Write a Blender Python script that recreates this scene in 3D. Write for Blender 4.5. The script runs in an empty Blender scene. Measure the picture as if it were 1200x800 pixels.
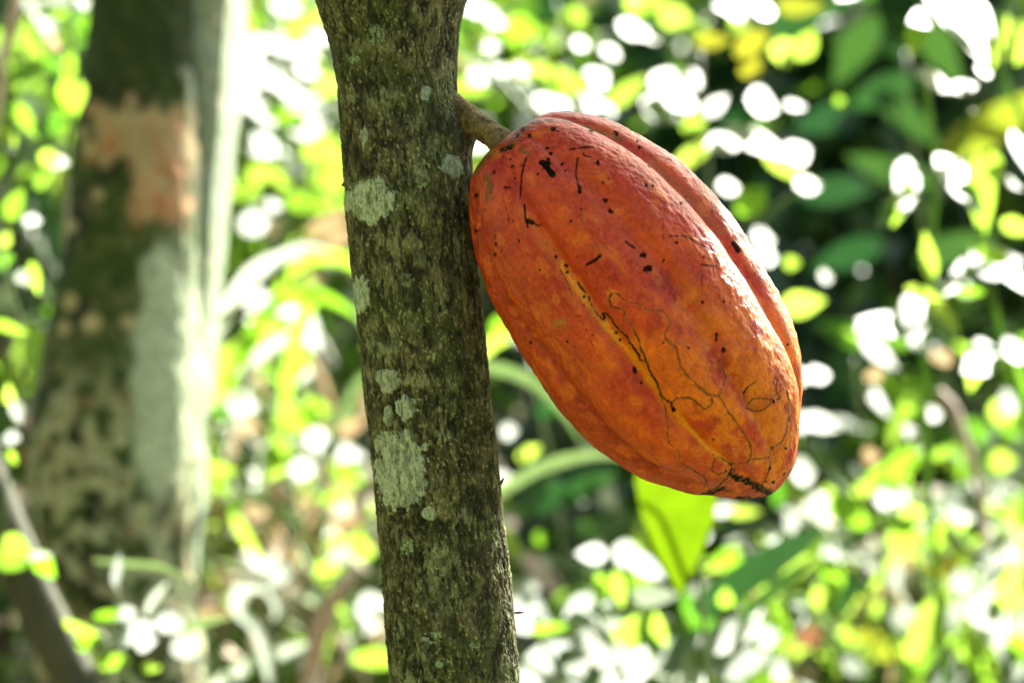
import bpy, math, random
import numpy as np
from mathutils import Vector

rng = np.random.default_rng(7)
random.seed(7)
scn = bpy.context.scene
COL = scn.collection
H = 1.0                       # camera height
K = 36.0 / 85.0 / 1200.0      # world metres per photo pixel per metre of distance
D0 = 1.07                     # distance of the pod and trunk

def at(px, py, Y):
    return np.array([(px - 600.0) * K * Y, Y, H - (py - 400.0) * K * Y])

# ---------------------------------------------------------------- noise
def _hash(ix, iy, iz, seed):
    h = (ix.astype(np.int64) * 374761393 + iy.astype(np.int64) * 668265263 + iz.astype(np.int64) * 2147483647 + seed * 974711) & 0xFFFFFFFF
    h = ((h ^ (h >> 13)) * 1274126177) & 0xFFFFFFFF
    h = ((h ^ (h >> 16)) * 2246822519) & 0xFFFFFFFF
    return ((h ^ (h >> 15)) & 0xFFFFFF) / float(0xFFFFFF)

def vnoise(x, y, z, seed=0):
    x = np.asarray(x, float); y = np.asarray(y, float) + 0 * x; z = np.asarray(z, float) + 0 * x
    x0 = np.floor(x); y0 = np.floor(y); z0 = np.floor(z)
    fx, fy, fz = x - x0, y - y0, z - z0
    fx = fx * fx * (3 - 2 * fx); fy = fy * fy * (3 - 2 * fy); fz = fz * fz * (3 - 2 * fz)
    out = 0
    for dx in (0, 1):
        for dy in (0, 1):
            for dz in (0, 1):
                w = (fx if dx else 1 - fx) * (fy if dy else 1 - fy) * (fz if dz else 1 - fz)
                out = out + w * _hash(x0 + dx, y0 + dy, z0 + dz, seed)
    return out * 2 - 1

def fbm(x, y, z, oct=4, seed=0, gain=.5):
    a, s, t = 1.0, 0, 0
    for i in range(oct):
        s = s + a * vnoise(x * 2 ** i, y * 2 ** i, z * 2 ** i, seed + i * 17)
        t += a; a *= gain
    return s / t

def smooth(e0, e1, x):
    t = np.clip((x - e0) / (e1 - e0), 0, 1)
    return t * t * (3 - 2 * t)

def polydist(x, y, pts):
    """distance of every point (x, y) to a polyline, and the position along it"""
    best = np.full(x.shape, 1e9)
    for (ax, ay), (bx, by) in zip(pts[:-1], pts[1:]):
        dx, dy = bx - ax, by - ay
        l2 = dx * dx + dy * dy + 1e-9
        t = np.clip(((x - ax) * dx + (y - ay) * dy) / l2, 0, 1)
        best = np.minimum(best, np.hypot(x - ax - t * dx, y - ay - t * dy))
    return best

# ---------------------------------------------------------------- scene helpers
def tag(o, label=None, cat=None, group=None, kind=None):
    if label: o['label'] = label
    if cat: o['category'] = cat
    if group: o['group'] = group
    if kind: o['kind'] = kind
    return o

def empty(name, loc, label, cat, group=None):
    o = bpy.data.objects.new(name, None); COL.objects.link(o)
    o.location = Vector(loc); o.empty_display_size = .05
    return tag(o, label, cat, group)

def mesh_obj(name, V, F, mat, parent=None, smooth_=True, attrs=None, mats=None):
    """V: (n,3) world positions; F: (m,4) or list. Linked as ONE mesh object."""
    V = np.asarray(V, float)
    off = np.array(parent.location) if parent is not None and parent.parent is None and parent.type == 'EMPTY' else np.zeros(3)
    if parent is not None and parent.type != 'EMPTY':
        off = np.array(parent.get('_off', (0, 0, 0)))
    me = bpy.data.meshes.new(name)
    if isinstance(F, np.ndarray):
        m, k = F.shape
        me.vertices.add(len(V)); me.vertices.foreach_set('co', (V - off).astype(np.float32).ravel())
        me.loops.add(m * k); me.loops.foreach_set('vertex_index', F.astype(np.int32).ravel())
        me.polygons.add(m)
        me.polygons.foreach_set('loop_start', np.arange(0, m * k, k, dtype=np.int32))
        me.polygons.foreach_set('loop_total', np.full(m, k, dtype=np.int32))
        me.update(calc_edges=True)
    else:
        me.from_pydata([tuple(v) for v in (V - off)], [], F)
    me.validate()
    if smooth_:
        me.polygons.foreach_set('use_smooth', np.ones(len(me.polygons), dtype=bool))
    for an, arr in (attrs or {}).items():
        if arr.ndim == 2:
            a = me.attributes.new(an, 'FLOAT_COLOR', 'POINT')
            rgba = np.ones((len(V), 4), np.float32); rgba[:, :3] = arr
            a.data.foreach_set('color', rgba.ravel())
        else:
            a = me.attributes.new(an, 'FLOAT', 'POINT'); a.data.foreach_set('value', arr.astype(np.float32))
    me.materials.append(mat)
    o = bpy.data.objects.new(name, me); COL.objects.link(o)
    if parent is not None: o.parent = parent
    return o

def grid_faces(rows, cols, wrap=False):
    r = np.arange(rows - 1)[:, None]; c = np.arange(cols if wrap else cols - 1)[None, :]
    c2 = (c + 1) % cols
    a = r * cols + c; b = r * cols + c2; d = (r + 1) * cols + c; e = (r + 1) * cols + c2
    return np.stack([a, b, e, d], -1).reshape(-1, 4)

def catmull(P, n):
    P = np.asarray(P, float)
    Q = np.vstack([2 * P[0] - P[1], P, 2 * P[-1] - P[-2]])
    t = np.linspace(0, len(P) - 1 - 1e-6, n); i = t.astype(int); f = (t - i)[:, None]
    p0, p1, p2, p3 = Q[i], Q[i + 1], Q[i + 2], Q[i + 3]
    return .5 * (2 * p1 + (p2 - p0) * f + (2 * p0 - 5 * p1 + 4 * p2 - p3) * f ** 2 + (3 * p1 - p0 - 3 * p2 + p3) * f ** 3)

def tube(P, R, sides=8, n=None, rough=0.0, seed=0):
    """swept tube through control points P with radii R -> V, F (closed ends)"""
    P = np.asarray(P, float); R = np.asarray(R, float)
    n = n or max(6, len(P) * 4)
    C = catmull(P, n); rad = np.interp(np.linspace(0, len(R) - 1, n), np.arange(len(R)), R)
    T = np.gradient(C, axis=0); T /= np.linalg.norm(T, axis=1)[:, None] + 1e-12
    up = np.array([0, -1.0, 0.15])
    A = np.cross(T, up); A /= np.linalg.norm(A, axis=1)[:, None] + 1e-12
    B = np.cross(T, A)
    th = np.linspace(0, 2 * math.pi, sides, endpoint=False)
    V = C[:, None, :] + rad[:, None, None] * (np.cos(th)[None, :, None] * A[:, None, :] + np.sin(th)[None, :, None] * B[:, None, :])
    if rough:
        nz = fbm(V[..., 0] / rad.mean() * .8, V[..., 1] / rad.mean() * .8, V[..., 2] / rad.mean() * .5, 3, seed)
        V = C[:, None, :] + (V - C[:, None, :]) * (1 + rough * nz)[..., None]
    V = V.reshape(-1, 3)
    F = grid_faces(n, sides, True).tolist()
    F.append(list(range(sides))[::-1]); F.append([(n - 1) * sides + i for i in range(sides)])
    return V, F

def merge(parts):
    VV, FF, o = [], [], 0
    for V, F in parts:
        VV.append(V); FF += [[i + o for i in f] for f in F]; o += len(V)
    return np.vstack(VV), FF

# ---------------------------------------------------------------- sun
SUN = np.array([.48, .64, .60]); SUN /= np.linalg.norm(SUN)
VIEW = np.array([0, -1.0, 0])
HALF = SUN + VIEW; HALF /= np.linalg.norm(HALF)

# ---------------------------------------------------------------- materials
def nodes(name):
    m = bpy.data.materials.new(name); m.use_nodes = True
    nt = m.node_tree; nt.nodes.clear()
    return m, nt, nt.nodes.new, nt.links.new

def leaf_mat(name, col, trans, rough=.42, tfac=.45, spec=.5):
    """thin leaf: glossy cuticle over diffuse, light coming through as translucency; per-leaf tint from the mesh"""
    m, nt, N, L = nodes(name)
    out = N('ShaderNodeOutputMaterial'); p = N('ShaderNodeBsdfPrincipled'); t = N('ShaderNodeBsdfTranslucent'); mx = N('ShaderNodeMixShader')
    at_ = N('ShaderNodeAttribute'); at_.attribute_name = 'tint'
    tc = N('ShaderNodeTexCoord'); nz = N('ShaderNodeTexNoise'); nz.inputs['Scale'].default_value = 60; nz.inputs['Detail'].default_value = 4
    L(tc.outputs['Object'], nz.inputs['Vector'])
    def varied(c, c2):
        a = N('ShaderNodeMix'); a.data_type = 'RGBA'; a.inputs['A'].default_value = (*c, 1); a.inputs['B'].default_value = (*c2, 1)
        L(at_.outputs['Fac'], a.inputs['Factor'])
        b = N('ShaderNodeMix'); b.data_type = 'RGBA'; b.blend_type = 'MULTIPLY'; b.inputs['Factor'].default_value = .5
        cr = N('ShaderNodeValToRGB'); cr.color_ramp.elements[0].position = .3; cr.color_ramp.elements[0].color = (.45, .5, .4, 1); cr.color_ramp.elements[1].position = .7
        L(nz.outputs['Fac'], cr.inputs['Fac']); L(a.outputs['Result'], b.inputs['A']); L(cr.outputs['Color'], b.inputs['B'])
        return b.outputs['Result']
    L(varied(col[0], col[1]), p.inputs['Base Color']); L(varied(trans[0], trans[1]), t.inputs['Color'])
    p.inputs['Roughness'].default_value = rough; p.inputs['Specular IOR Level'].default_value = spec
    mx.inputs['Fac'].default_value = tfac
    L(p.outputs[0], mx.inputs[1]); L(t.outputs[0], mx.inputs[2]); L(mx.outputs[0], out.inputs['Surface'])
    return m

M = {}
M['fresh'] = leaf_mat('fresh_leaf', ((.07, .13, .015), (.12, .17, .02)), ((.20, .44, .02), (.42, .58, .08)), .58, .58, .38)
M['green'] = leaf_mat('green_leaf', ((.035, .09, .018), (.07, .12, .02)), ((.09, .28, .02), (.22, .40, .03)), .55, .48, .4)
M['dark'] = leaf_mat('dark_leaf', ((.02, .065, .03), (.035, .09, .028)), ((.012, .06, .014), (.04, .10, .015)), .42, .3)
M['lime_stem'] = leaf_mat('lime_stem', ((.13, .20, .03), (.18, .24, .04)), ((.2, .36, .03), (.28, .4, .04)), .5, .55, .3)
M['hang'] = leaf_mat('hanging_leaf', ((.10, .2, .01), (.12, .22, .01)), ((.088, .155, .003), (.10, .165, .003)), .6, .6, .15)
M['yellow'] = leaf_mat('yellow_leaf', ((.25, .24, .03), (.3, .22, .03)), ((.20, .26, .02), (.28, .28, .02)), .45, .45)
M['dry'] = leaf_mat('dry_leaf', ((.34, .24, .15), (.52, .41, .29)), ((.38, .25, .13), (.5, .36, .22)), .6, .3, .3)
M['pale'] = leaf_mat('pale_leaf', ((.22, .30, .14), (.30, .36, .18)), ((.16, .26, .08), (.2, .3, .1)), .55, .3, .3)
M['red'] = leaf_mat('red_leaf', ((.25, .05, .03), (.25, .1, .04)), ((.16, .07, .04), (.2, .12, .05)), .45, .4)

def bark_mat(name, c1, c2, c3, scale=40, stretch=.25, bump=.5, rough=.85):
    m, nt, N, L = nodes(name)
    out = N('ShaderNodeOutputMaterial'); p = N('ShaderNodeBsdfPrincipled')
    tc = N('ShaderNodeTexCoord'); mp = N('ShaderNodeMapping'); mp.inputs['Scale'].default_value = (1, 1, stretch)
    n1 = N('ShaderNodeTexNoise'); n1.inputs['Scale'].default_value = scale; n1.inputs['Detail'].default_value = 8; n1.inputs['Roughness'].default_value = .65
    n2 = N('ShaderNodeTexNoise'); n2.inputs['Scale'].default_value = scale * .25; n2.inputs['Detail'].default_value = 5
    L(tc.outputs['Object'], mp.inputs['Vector']); L(mp.outputs[0], n1.inputs['Vector']); L(tc.outputs['Object'], n2.inputs['Vector'])
    cr = N('ShaderNodeValToRGB'); cr.color_ramp.elements[0].position = .35; cr.color_ramp.elements[0].color = (*c1, 1); cr.color_ramp.elements[1].position = .65; cr.color_ramp.elements[1].color = (*c2, 1)
    L(n1.outputs['Fac'], cr.inputs['Fac'])
    c = N('ShaderNodeValToRGB'); c.color_ramp.elements[0].position = .5; c.color_ramp.elements[0].color = (0, 0, 0, 1); c.color_ramp.elements[1].position = .6
    L(n2.outputs['Fac'], c.inputs['Fac'])
    mx = N('ShaderNodeMix'); mx.data_type = 'RGBA'; L(c.outputs['Color'], mx.inputs['Factor']); L(cr.outputs['Color'], mx.inputs['A']); mx.inputs['B'].default_value = (*c3, 1)
    L(mx.outputs['Result'], p.inputs['Base Color']); p.inputs['Roughness'].default_value = rough
    b = N('ShaderNodeBump'); b.inputs['Strength'].default_value = bump; b.inputs['Distance'].default_value = .004
    L(n1.outputs['Fac'], b.inputs['Height']); L(b.outputs[0], p.inputs['Normal'])
    L(p.outputs[0], out.inputs['Surface'])
    return m

M['stem'] = bark_mat('green_stem', (.06, .11, .02), (.12, .18, .03), (.1, .12, .04), 60, .3, .2, .5)
M['mossy'] = bark_mat('mossy_dark_bark', (.018, .024, .009), (.05, .05, .022), (.03, .05, .012), 25, .3, .6)
M['twig'] = bark_mat('dry_twig', (.28, .2, .14), (.5, .4, .32), (.35, .22, .15), 60, .3, .4, .6)
M['brownbark'] = bark_mat('brown_bark', (.055, .045, .028), (.12, .09, .055), (.10, .11, .04), 25, .3, .6)

def attr_mat(name, rough=.8, bscale=(900., 250.), bstr=.35, bdist=.0008, cvar=.35, spec=.3, stretch=1.0, roughvar=0, vscale=1500, dullmarks=False):
    """base colour from the mesh's own painted pigment plus fine procedural mottling and bump"""
    m, nt, N, L = nodes(name)
    out = N('ShaderNodeOutputMaterial'); p = N('ShaderNodeBsdfPrincipled')
    a = N('ShaderNodeAttribute'); a.attribute_name = 'pigment'
    tc = N('ShaderNodeTexCoord'); mp = N('ShaderNodeMapping'); mp.inputs['Scale'].default_value = (1, 1, stretch); L(tc.outputs['Object'], mp.inputs['Vector'])
    def nz(s, d=4, r=.6):
        n = N('ShaderNodeTexNoise'); n.inputs['Scale'].default_value = s; n.inputs['Detail'].default_value = d; n.inputs['Roughness'].default_value = r
        L(mp.outputs[0], n.inputs['Vector']); return n
    nv = nz(vscale, 4, .7)
    cr = N('ShaderNodeValToRGB'); e = cr.color_ramp.elements; e[0].position = .3; e[0].color = (1 - cvar,) * 3 + (1,); e[1].position = .72; e[1].color = (1 + cvar * .5,) * 3 + (1,)
    L(nv.outputs['Fac'], cr.inputs['Fac'])
    mx = N('ShaderNodeMix'); mx.data_type = 'RGBA'; mx.blend_type = 'MULTIPLY'; mx.inputs['Factor'].default_value = 1
    L(a.outputs['Color'], mx.inputs['A']); L(cr.outputs['Color'], mx.inputs['B']); L(mx.outputs['Result'], p.inputs['Base Color'])
    p.inputs['Roughness'].default_value = rough; p.inputs['Specular IOR Level'].default_value = spec
    if dullmarks:   # the dark scars are corky and do not shine
        sp_c = N('ShaderNodeSeparateColor'); sm = N('ShaderNodeMapRange'); sm.inputs['From Min'].default_value = .05; sm.inputs['From Max'].default_value = .4; sm.inputs['To Min'].default_value = .02; sm.inputs['To Max'].default_value = spec
        L(a.outputs['Color'], sp_c.inputs[0]); L(sp_c.outputs[0], sm.inputs['Value']); L(sm.outputs[0], p.inputs['Specular IOR Level'])
    if roughvar:
        mr = N('ShaderNodeMapRange'); mr.inputs['To Min'].default_value = rough - roughvar; mr.inputs['To Max'].default_value = rough + roughvar
        nr = nz(180, 5, .6); L(nr.outputs['Fac'], mr.inputs['Value']); L(mr.outputs[0], p.inputs['Roughness'])
    h1 = nz(bscale[0], 4, .6); h2 = nz(bscale[1], 5, .6)
    ad = N('ShaderNodeMath'); ad.operation = 'MULTIPLY_ADD'; ad.inputs[1].default_value = .35
    L(h1.outputs['Fac'], ad.inputs[0]); L(h2.outputs['Fac'], ad.inputs[2])
    b = N('ShaderNodeBump'); b.inputs['Strength'].default_value = bstr; b.inputs['Distance'].default_value = bdist
    L(ad.outputs[0], b.inputs['Height']); L(b.outputs[0], p.inputs['Normal']); L(p.outputs[0], out.inputs['Surface'])
    return m
M['bark'] = attr_mat('cocoa_bark', .9, (1400., 500.), .6, .0008, .5, .2, .8)
M['husk'] = attr_mat('pod_husk', .40, (1900., 420.), .5, .0011, .42, .24, 1, .08, 1500, True)
M['mossbark'] = attr_mat('mossy_bark', .9, (300., 90.), .8, .004, .4, .2, 1, 0, 160)

# ---------------------------------------------------------------- COCOA TREE
rowsY = np.concatenate([np.linspace(-420, -60, 40, endpoint=False), np.linspace(-60, 860, 900, endpoint=False), np.linspace(860, 3200, 90)])
lp = np.array([(-420, 372), (-250, 352), (-60, 345), (-25, 359), (0, 370), (25, 377), (50, 385), (80, 390), (110, 395), (180, 400), (250, 405), (350, 415), (440, 425), (560, 437), (650, 447), (800, 457), (1200, 470), (2400, 470), (2900, 440), (3200, 380)], float)
rp = np.array([(-420, 548), (-250, 575), (-60, 572), (-25, 557), (0, 547), (20, 541), (40, 539), (80, 537), (110, 537), (130, 540), (160, 545), (200, 553), (300, 560), (400, 571), (520, 583), (620, 592), (700, 602), (800, 611), (1200, 640), (2400, 690), (2900, 730), (3200, 800)], float)
xl = np.interp(rowsY, lp[:, 0], lp[:, 1]); xr = np.interp(rowsY, rp[:, 0], rp[:, 1])
ker = np.hanning(25); ker /= ker.sum()
xl[60:-40] = np.convolve(xl, ker, 'same')[60:-40]; xr[60:-40] = np.convolve(xr, ker, 'same')[60:-40]
front = np.linspace(-100, 100, 430); back = np.linspace(100, 260, 42)[1:-1]
phi = np.radians(np.concatenate([front, back]))
cx = (xl + xr) / 2; rr = (xr - xl) / 2
PH, YY = np.meshgrid(phi, rowsY)
RR = rr[:, None] * np.ones_like(PH)
sx = np.sin(PH) * RR; sd = -np.cos(PH) * RR
# bark relief in photo pixels: long shallow undulation, vertical fissures, fine flakes
U = PH * RR
big = fbm(sx / 55, YY / 90, sd / 55, 3, 3)
warp = 6 * fbm(sx / 22, YY / 35, sd / 22, 3, 5)
fis = fbm((sx + warp) / 5.2, YY / 17, (sd + warp) / 5.2, 4, 11, .7)
fis2 = fbm((sx + warp) / 2.3, YY / 5.6, (sd + warp) / 2.3, 3, 23, .65)
crack = smooth(.02, -.22, fis) * .8 + smooth(0, -.35, fis2) * .45
mid = fbm(sx / 14, YY / 16, sd / 14, 3, 31)
strong = .55 + .45 * smooth(-.3, .4, fbm(sx / 60, YY / 120, sd / 60, 2, 41)) + .35 * smooth(500, 300, cx[:, None] + 0 * PH)
disp = 3.0 * big + 2.0 * mid - 2.3 * crack * strong + 1.1 * fis2 + .35 * fbm(sx / 1.6, YY / 1.8, sd / 1.6, 2, 47)
# knob where the pod stalk leaves the wood
FX = cx[:, None] + sx; 
frontmask = (np.cos(PH) > -.35)
kd = np.hypot((FX - 540) / 17, (YY - 160) / 34) 
disp += (13 * np.exp(-(np.hypot((FX - 545) / 18, (YY - 156) / 24)) ** 2 * 1.1) - 2.5 * np.exp(-((YY - 150 + .5 * (FX - 540)) / 3.0) ** 2) * np.exp(-((FX - 545) / 16) ** 2)) * frontmask
disp += 4 * np.exp(-np.hypot((FX - 536) / 7, (YY - 140) / 7) ** 2)
# lichen patches: (x, y, rx, ry, strength, kind)   kind 0 pale grey-green sheet, 1 bright mint rosette, 2 faint crust
LICH = [(440, 240, 28, 25, 1, 0), (412, 238, 7, 12, .9, 0), (426, 346, 11, 22, 1, 0), (471, 548, 32, 44, 1, 0), (455, 520, 14, 18, 1, 0), (531, 199, 13, 13, .9, 0), (556, 195, 10, 22, .8, 2),
        (445, 52, 12, 15, .75, 1), (420, 77, 9, 6, .7, 1), (425, 118, 20, 13, .7, 2), (501, 116, 6, 9, .8, 0), (430, 165, 5, 9, .8, 0), (496, 220, 9, 6, .8, 1), (411, 232, 5, 8, 1, 1),
        (452, 402, 26, 24, .8, 2), (457, 445, 13, 14, .9, 0), (440, 440, 9, 12, .7, 2), (478, 476, 13, 14, 1, 0), (491, 445, 20, 10, .7, 2), (457, 485, 6, 12, .8, 0),
        (520, 505, 10, 12, .8, 2), (505, 596, 9, 8, .9, 0), (478, 635, 9, 11, 1, 1), (500, 520, 5, 5, .8, 0), (548, 600, 14, 16, .7, 2), (516, 655, 30, 30, .55, 2), (508, 738, 15, 9, 1, 1), (492, 705, 5, 5, .9, 1),
        (471, 735, 7, 18, .8, 2), (493, 760, 10, 14, .6, 2), (517, 768, 5, 4, .9, 1), (558, 746, 8, 4, .9, 1), (484, 786, 13, 10, .8, 2), (585, 775, 7, 12, .8, 2), (466, 790, 9, 26, .7, 2),
        (496, 305, 12, 18, .45, 2), (470, 300, 8, 22, .45, 2), (520, 350, 8, 26, .4, 2), (512, 660, 6, 5, .8, 1), (475, 368, 4, 4, .9, 1), (512, 418, 4, 5, .9, 1), (540, 290, 9, 25, .35, 2), (530, 460, 10, 26, .4, 2),
        (455, 115, 20, 12, .55, 2), (480, 210, 26, 14, .35, 2), (400, 30, 14, 10, .3, 2), (520, 690, 26, 40, .35, 2), (480, 330, 10, 10, .5, 1)]
lich = np.zeros_like(PH); mint = np.zeros_like(PH); crust = np.zeros_like(PH)
edge = fbm(sx / 5.0, YY / 5.5, sd / 5.0, 4, 61, .6)
for (x, y, rx, ry, s, kd_) in LICH:
    d = np.hypot((FX - x) / rx, (YY - y) / ry) + .45 * edge + .10 * fis2
    f = frontmask * s
    if kd_ == 0: lich = np.maximum(lich, f * smooth(1.03, .93, d) * (1 - .45 * crack))
    elif kd_ == 1: mint = np.maximum(mint, f * smooth(.95, .75, d) * smooth(.0, .22, fbm(sx / 2.6, YY / 3.2, sd / 2.6, 3, 67) + .12))
    else: crust = np.maximum(crust, f * smooth(1.15, .5, d + .6 * crack))
# scattered small flecks everywhere
fl = smooth(.40, .55, fbm(sx / 6.5, YY / 8.5, sd / 6.5, 3, 71)) * smooth(-.1, .4, fbm(sx / 50, YY / 60, sd / 50, 2, 73))
crust = np.maximum(crust, fl * .55)
disp += lich * (1.3 + .25 * fbm(sx / 5, YY / 5, sd / 5, 3, 81) - .9 * fis2 * .6) + .9 * mint * np.abs(fis2) * 2 + lich * crack * 1.3
px_m = K * D0
rad_px = RR + disp
X = cx[:, None] + np.sin(PH) * rad_px; Dp = -np.cos(PH) * rad_px
V = np.stack([(X - 600) * px_m, D0 + Dp * px_m, H - (YY - 400) * px_m], -1).reshape(-1, 3)
def C3(a): return np.array(a)[None, None, :]
def mixc(c, c2, f): return c * (1 - f[..., None]) + C3(c2) * f[..., None]
tone = smooth(-.5, .5, mid + .4 * fis)
col = C3((.052, .046, .017)) * np.ones(PH.shape + (1,)); col = mixc(col, (.23, .20, .075), tone * .8)
green = smooth(-.15, .35, fbm(sx / 40, YY / 60, sd / 40, 3, 91))
col = mixc(col, (.080, .105, .020), green * .65)
brown = smooth(.05, .4, fbm(sx / 18, YY / 40, sd / 18, 3, 95)) * smooth(470, 560, FX)
col = mixc(col, (.16, .115, .055), brown * .6)
fleck = smooth(.18, .45, fbm(sx / 2.4, YY / 3.4, sd / 2.4, 3, 99))
col = mixc(col, (.42, .37, .16), fleck * .65)
col = mixc(col, (.32, .33, .16), crust * .8)
col = mixc(col, (.012, .011, .008), np.clip(crack * .62 * (1 - .6 * lich), 0, .8))
dk = smooth(.1, .4, fbm(sx / 20, YY / 22, sd / 20, 4, 101)); col = mixc(col, (.022, .024, .010), dk * .6); lt = smooth(.1, .4, fbm(sx / 16, YY / 20, sd / 16, 4, 111)); col = mixc(col, (.27, .26, .11), lt * (1 - crack) * .45)
col = mixc(col, (.42, .46, .29), lich * (.84 + .18 * fbm(sx / 4, YY / 4, sd / 4, 3, 103)))
col = mixc(col, (.13, .16, .10), lich * smooth(.1, .35, -fbm(sx / 2.5, YY / 4, sd / 2.5, 3, 107)) * .5)
col = mixc(col, (.30, .40, .20), mint * .8)
col = mixc(col, (.10, .075, .04), np.exp(-kd ** 2 * 1.6) * .7 * frontmask)
lum = col.mean(-1, keepdims=True); col = np.clip(col * (.60 + 1.5 * np.clip(lum, 0, .4)) * np.array([.87, 1.0, .97])[None, None, :], .003, .9)
tree = empty('cocoa_tree', (at(535, 400, D0)[0], D0, 0.0), 'slim cocoa tree with lichen spotted bark, in sharp focus, carrying the red pod', 'tree')
mesh_obj('trunk', V, grid_faces(len(rowsY), len(phi), True), M['bark'], tree, attrs={'pigment': col.reshape(-1, 3)})

def col_attr(V, c1, c2, s, seed):
    n = smooth(-.4, .4, fbm(V[:, 0] / s, V[:, 1] / s, V[:, 2] / s, 4, seed))[:, None]
    return np.array(c1)[None] * (1 - n) + np.array(c2)[None] * n

def T(y): return [at(x, yy, D0 + dd) for x, yy, dd in y]
for pts, rad in (([(478, -150, 0), (420, -430, .02), (330, -900, .10), (200, -1500, .2)], [.030, .024, .020, .012]), ([(470, -150, 0), (540, -430, .05), (760, -900, .35), (980, -1500, .7)], [.030, .023, .019, .012])):
    v, f = tube(T(pts), rad, 40, 60, .05, 3)
    mesh_obj('branch', v, f, M['bark'], tree, attrs={'pigment': col_attr(v, (.045, .045, .022), (.13, .12, .07), .012, 5)})
# tiny bud, thorn and frayed bark on the outline
def nub(px, py, dx, dy, r, name='bark_bud', mat='brownbark'):
    v, f = tube([at(px, py, D0), at(px + dx * .6, py + dy * .6, D0), at(px + dx, py + dy, D0 - .001)], [r * .35 * px_m, r * px_m, r * .5 * px_m], 10, 12, .15)
    mesh_obj(name, v, f, M[mat], tree)
nub(453, 682, -9, 5, 3.0); nub(596, 718, 18, -1, 1.8, 'thorn'); nub(584, 572, 6, -12, 1.8, 'bark_flake'); nub(407, 214, -6, 3, 2.6, 'bark_flake'); nub(590, 636, 6, 12, 1.6, 'bark_flake')

# ---------------------------------------------------------------- COCOA POD
A0 = np.array([585., 175.]); U_ = np.array([.605, .796]); V_ = np.array([.796, -.605])
Ra = np.array([(39, 114.5), (81, 139.5), (132, 157.1), (186, 166.6), (241, 168.4), (299, 162), (350, 154.7), (391, 142.5), (426, 122.3), (464, 90.4)])
La = np.array([(30, 68), (64, 89.8), (107, 106.7), (155, 118), (202, 122.3), (260, 128.6), (310, 129), (362, 118.3), (406, 101.6), (448, 70.9), (470, 52)])
pairs = [(-2, 12, -2, 12), (-5, 24, -4, -1), (-5, 42, -5, -14), (2, 72, 4, -43), (20, 97, 20, -60)]
for a in (42, 70, 105, 145, 190, 235, 280, 325, 365, 400, 430, 455):
    pairs.append((a, np.interp(a, Ra[:, 0], Ra[:, 1]), a, -np.interp(a, La[:, 0], La[:, 1])))
pairs += [(480, 75, 476, -42), (499, 56, 491, -28), (509, 36, 503, -12), (513, 20, 511, 2), (513.5, 10, 513.5, 10)]
NS = 620
PP = catmull(np.array(pairs, float), NS * 3)
# resample evenly by the length of the right-hand outline plus the left
seg = np.r_[0, np.cumsum(np.hypot(np.diff(PP[:, 0]), np.diff(PP[:, 1])) + np.hypot(np.diff(PP[:, 2]), np.diff(PP[:, 3])))]
q = np.linspace(0, seg[-1], NS)
PP = np.stack([np.interp(q, seg, PP[:, i]) for i in range(4)], 1)
kk = np.hanning(15); kk /= kk.sum()
for i in range(4):
    s_ = np.convolve(np.pad(PP[:, i], 7, mode='edge'), kk, 'valid'); w_ = smooth(0, 12, np.minimum(np.arange(NS), NS - 1 - np.arange(NS))); PP[:, i] = PP[:, i] * (1 - w_) + s_ * w_
PR = A0 + PP[:, 0:1] * U_ + PP[:, 1:2] * V_; PL = A0 + PP[:, 2:3] * U_ + PP[:, 3:4] * V_
Mc = (PR + PL) / 2; Hv = (PR - PL) / 2; rho = np.linalg.norm(Hv, axis=1)
aa = (PP[:, 0] + PP[:, 2]) / 2
deg = np.concatenate([np.linspace(-105, 105, 480), np.linspace(105, 255, 52)[1:-1]])
PHd, AA = np.meshgrid(deg, aa)
RHO = rho[:, None] + 0 * PHd
wr = smooth(20, 70, PHd) * (2 + 9 * smooth(240, 400, AA) + 10 * smooth(400, 470, AA)) * (PHd < 180)
wl = smooth(-20, -60, PHd) * (-12 * smooth(320, 120, AA))
fphi = PHd - wr - wl + 3 * fbm(AA / 90, 3.3 + 0 * AA, 1.2, 2, 7)
def adiff(a, b): return (a - b + 180) % 360 - 180
f_ = np.ones_like(PHd); majd = np.full(PHd.shape, 999.); mind = np.full(PHd.shape, 999.)
endf = smooth(-8, 45, AA) * .5 + .5
for k in range(5):
    d = adiff(fphi, -21 + 72 * k + (4 if k == 1 else 0)); m_ = adiff(fphi, -57 + 72 * k)
    majd = np.where(np.abs(d) < np.abs(majd), d, majd); mind = np.where(np.abs(m_) < np.abs(mind), m_, mind)
    dep = [1.05, 1.0, 1.1, 1.0, 1.0][k]
    f_ -= dep * (.062 * np.exp(-(d / 4.5) ** 2) + .070 * np.exp(-(d / 15) ** 2)) * endf
    f_ -= ([1.6, 1.25, 1, 1, 1][k]) * (.030 * np.exp(-(m_ / 4) ** 2) + .040 * np.exp(-(m_ / 13) ** 2)) * endf
s1 = np.sin(np.radians(PHd)); c1 = np.cos(np.radians(PHd))
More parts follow.
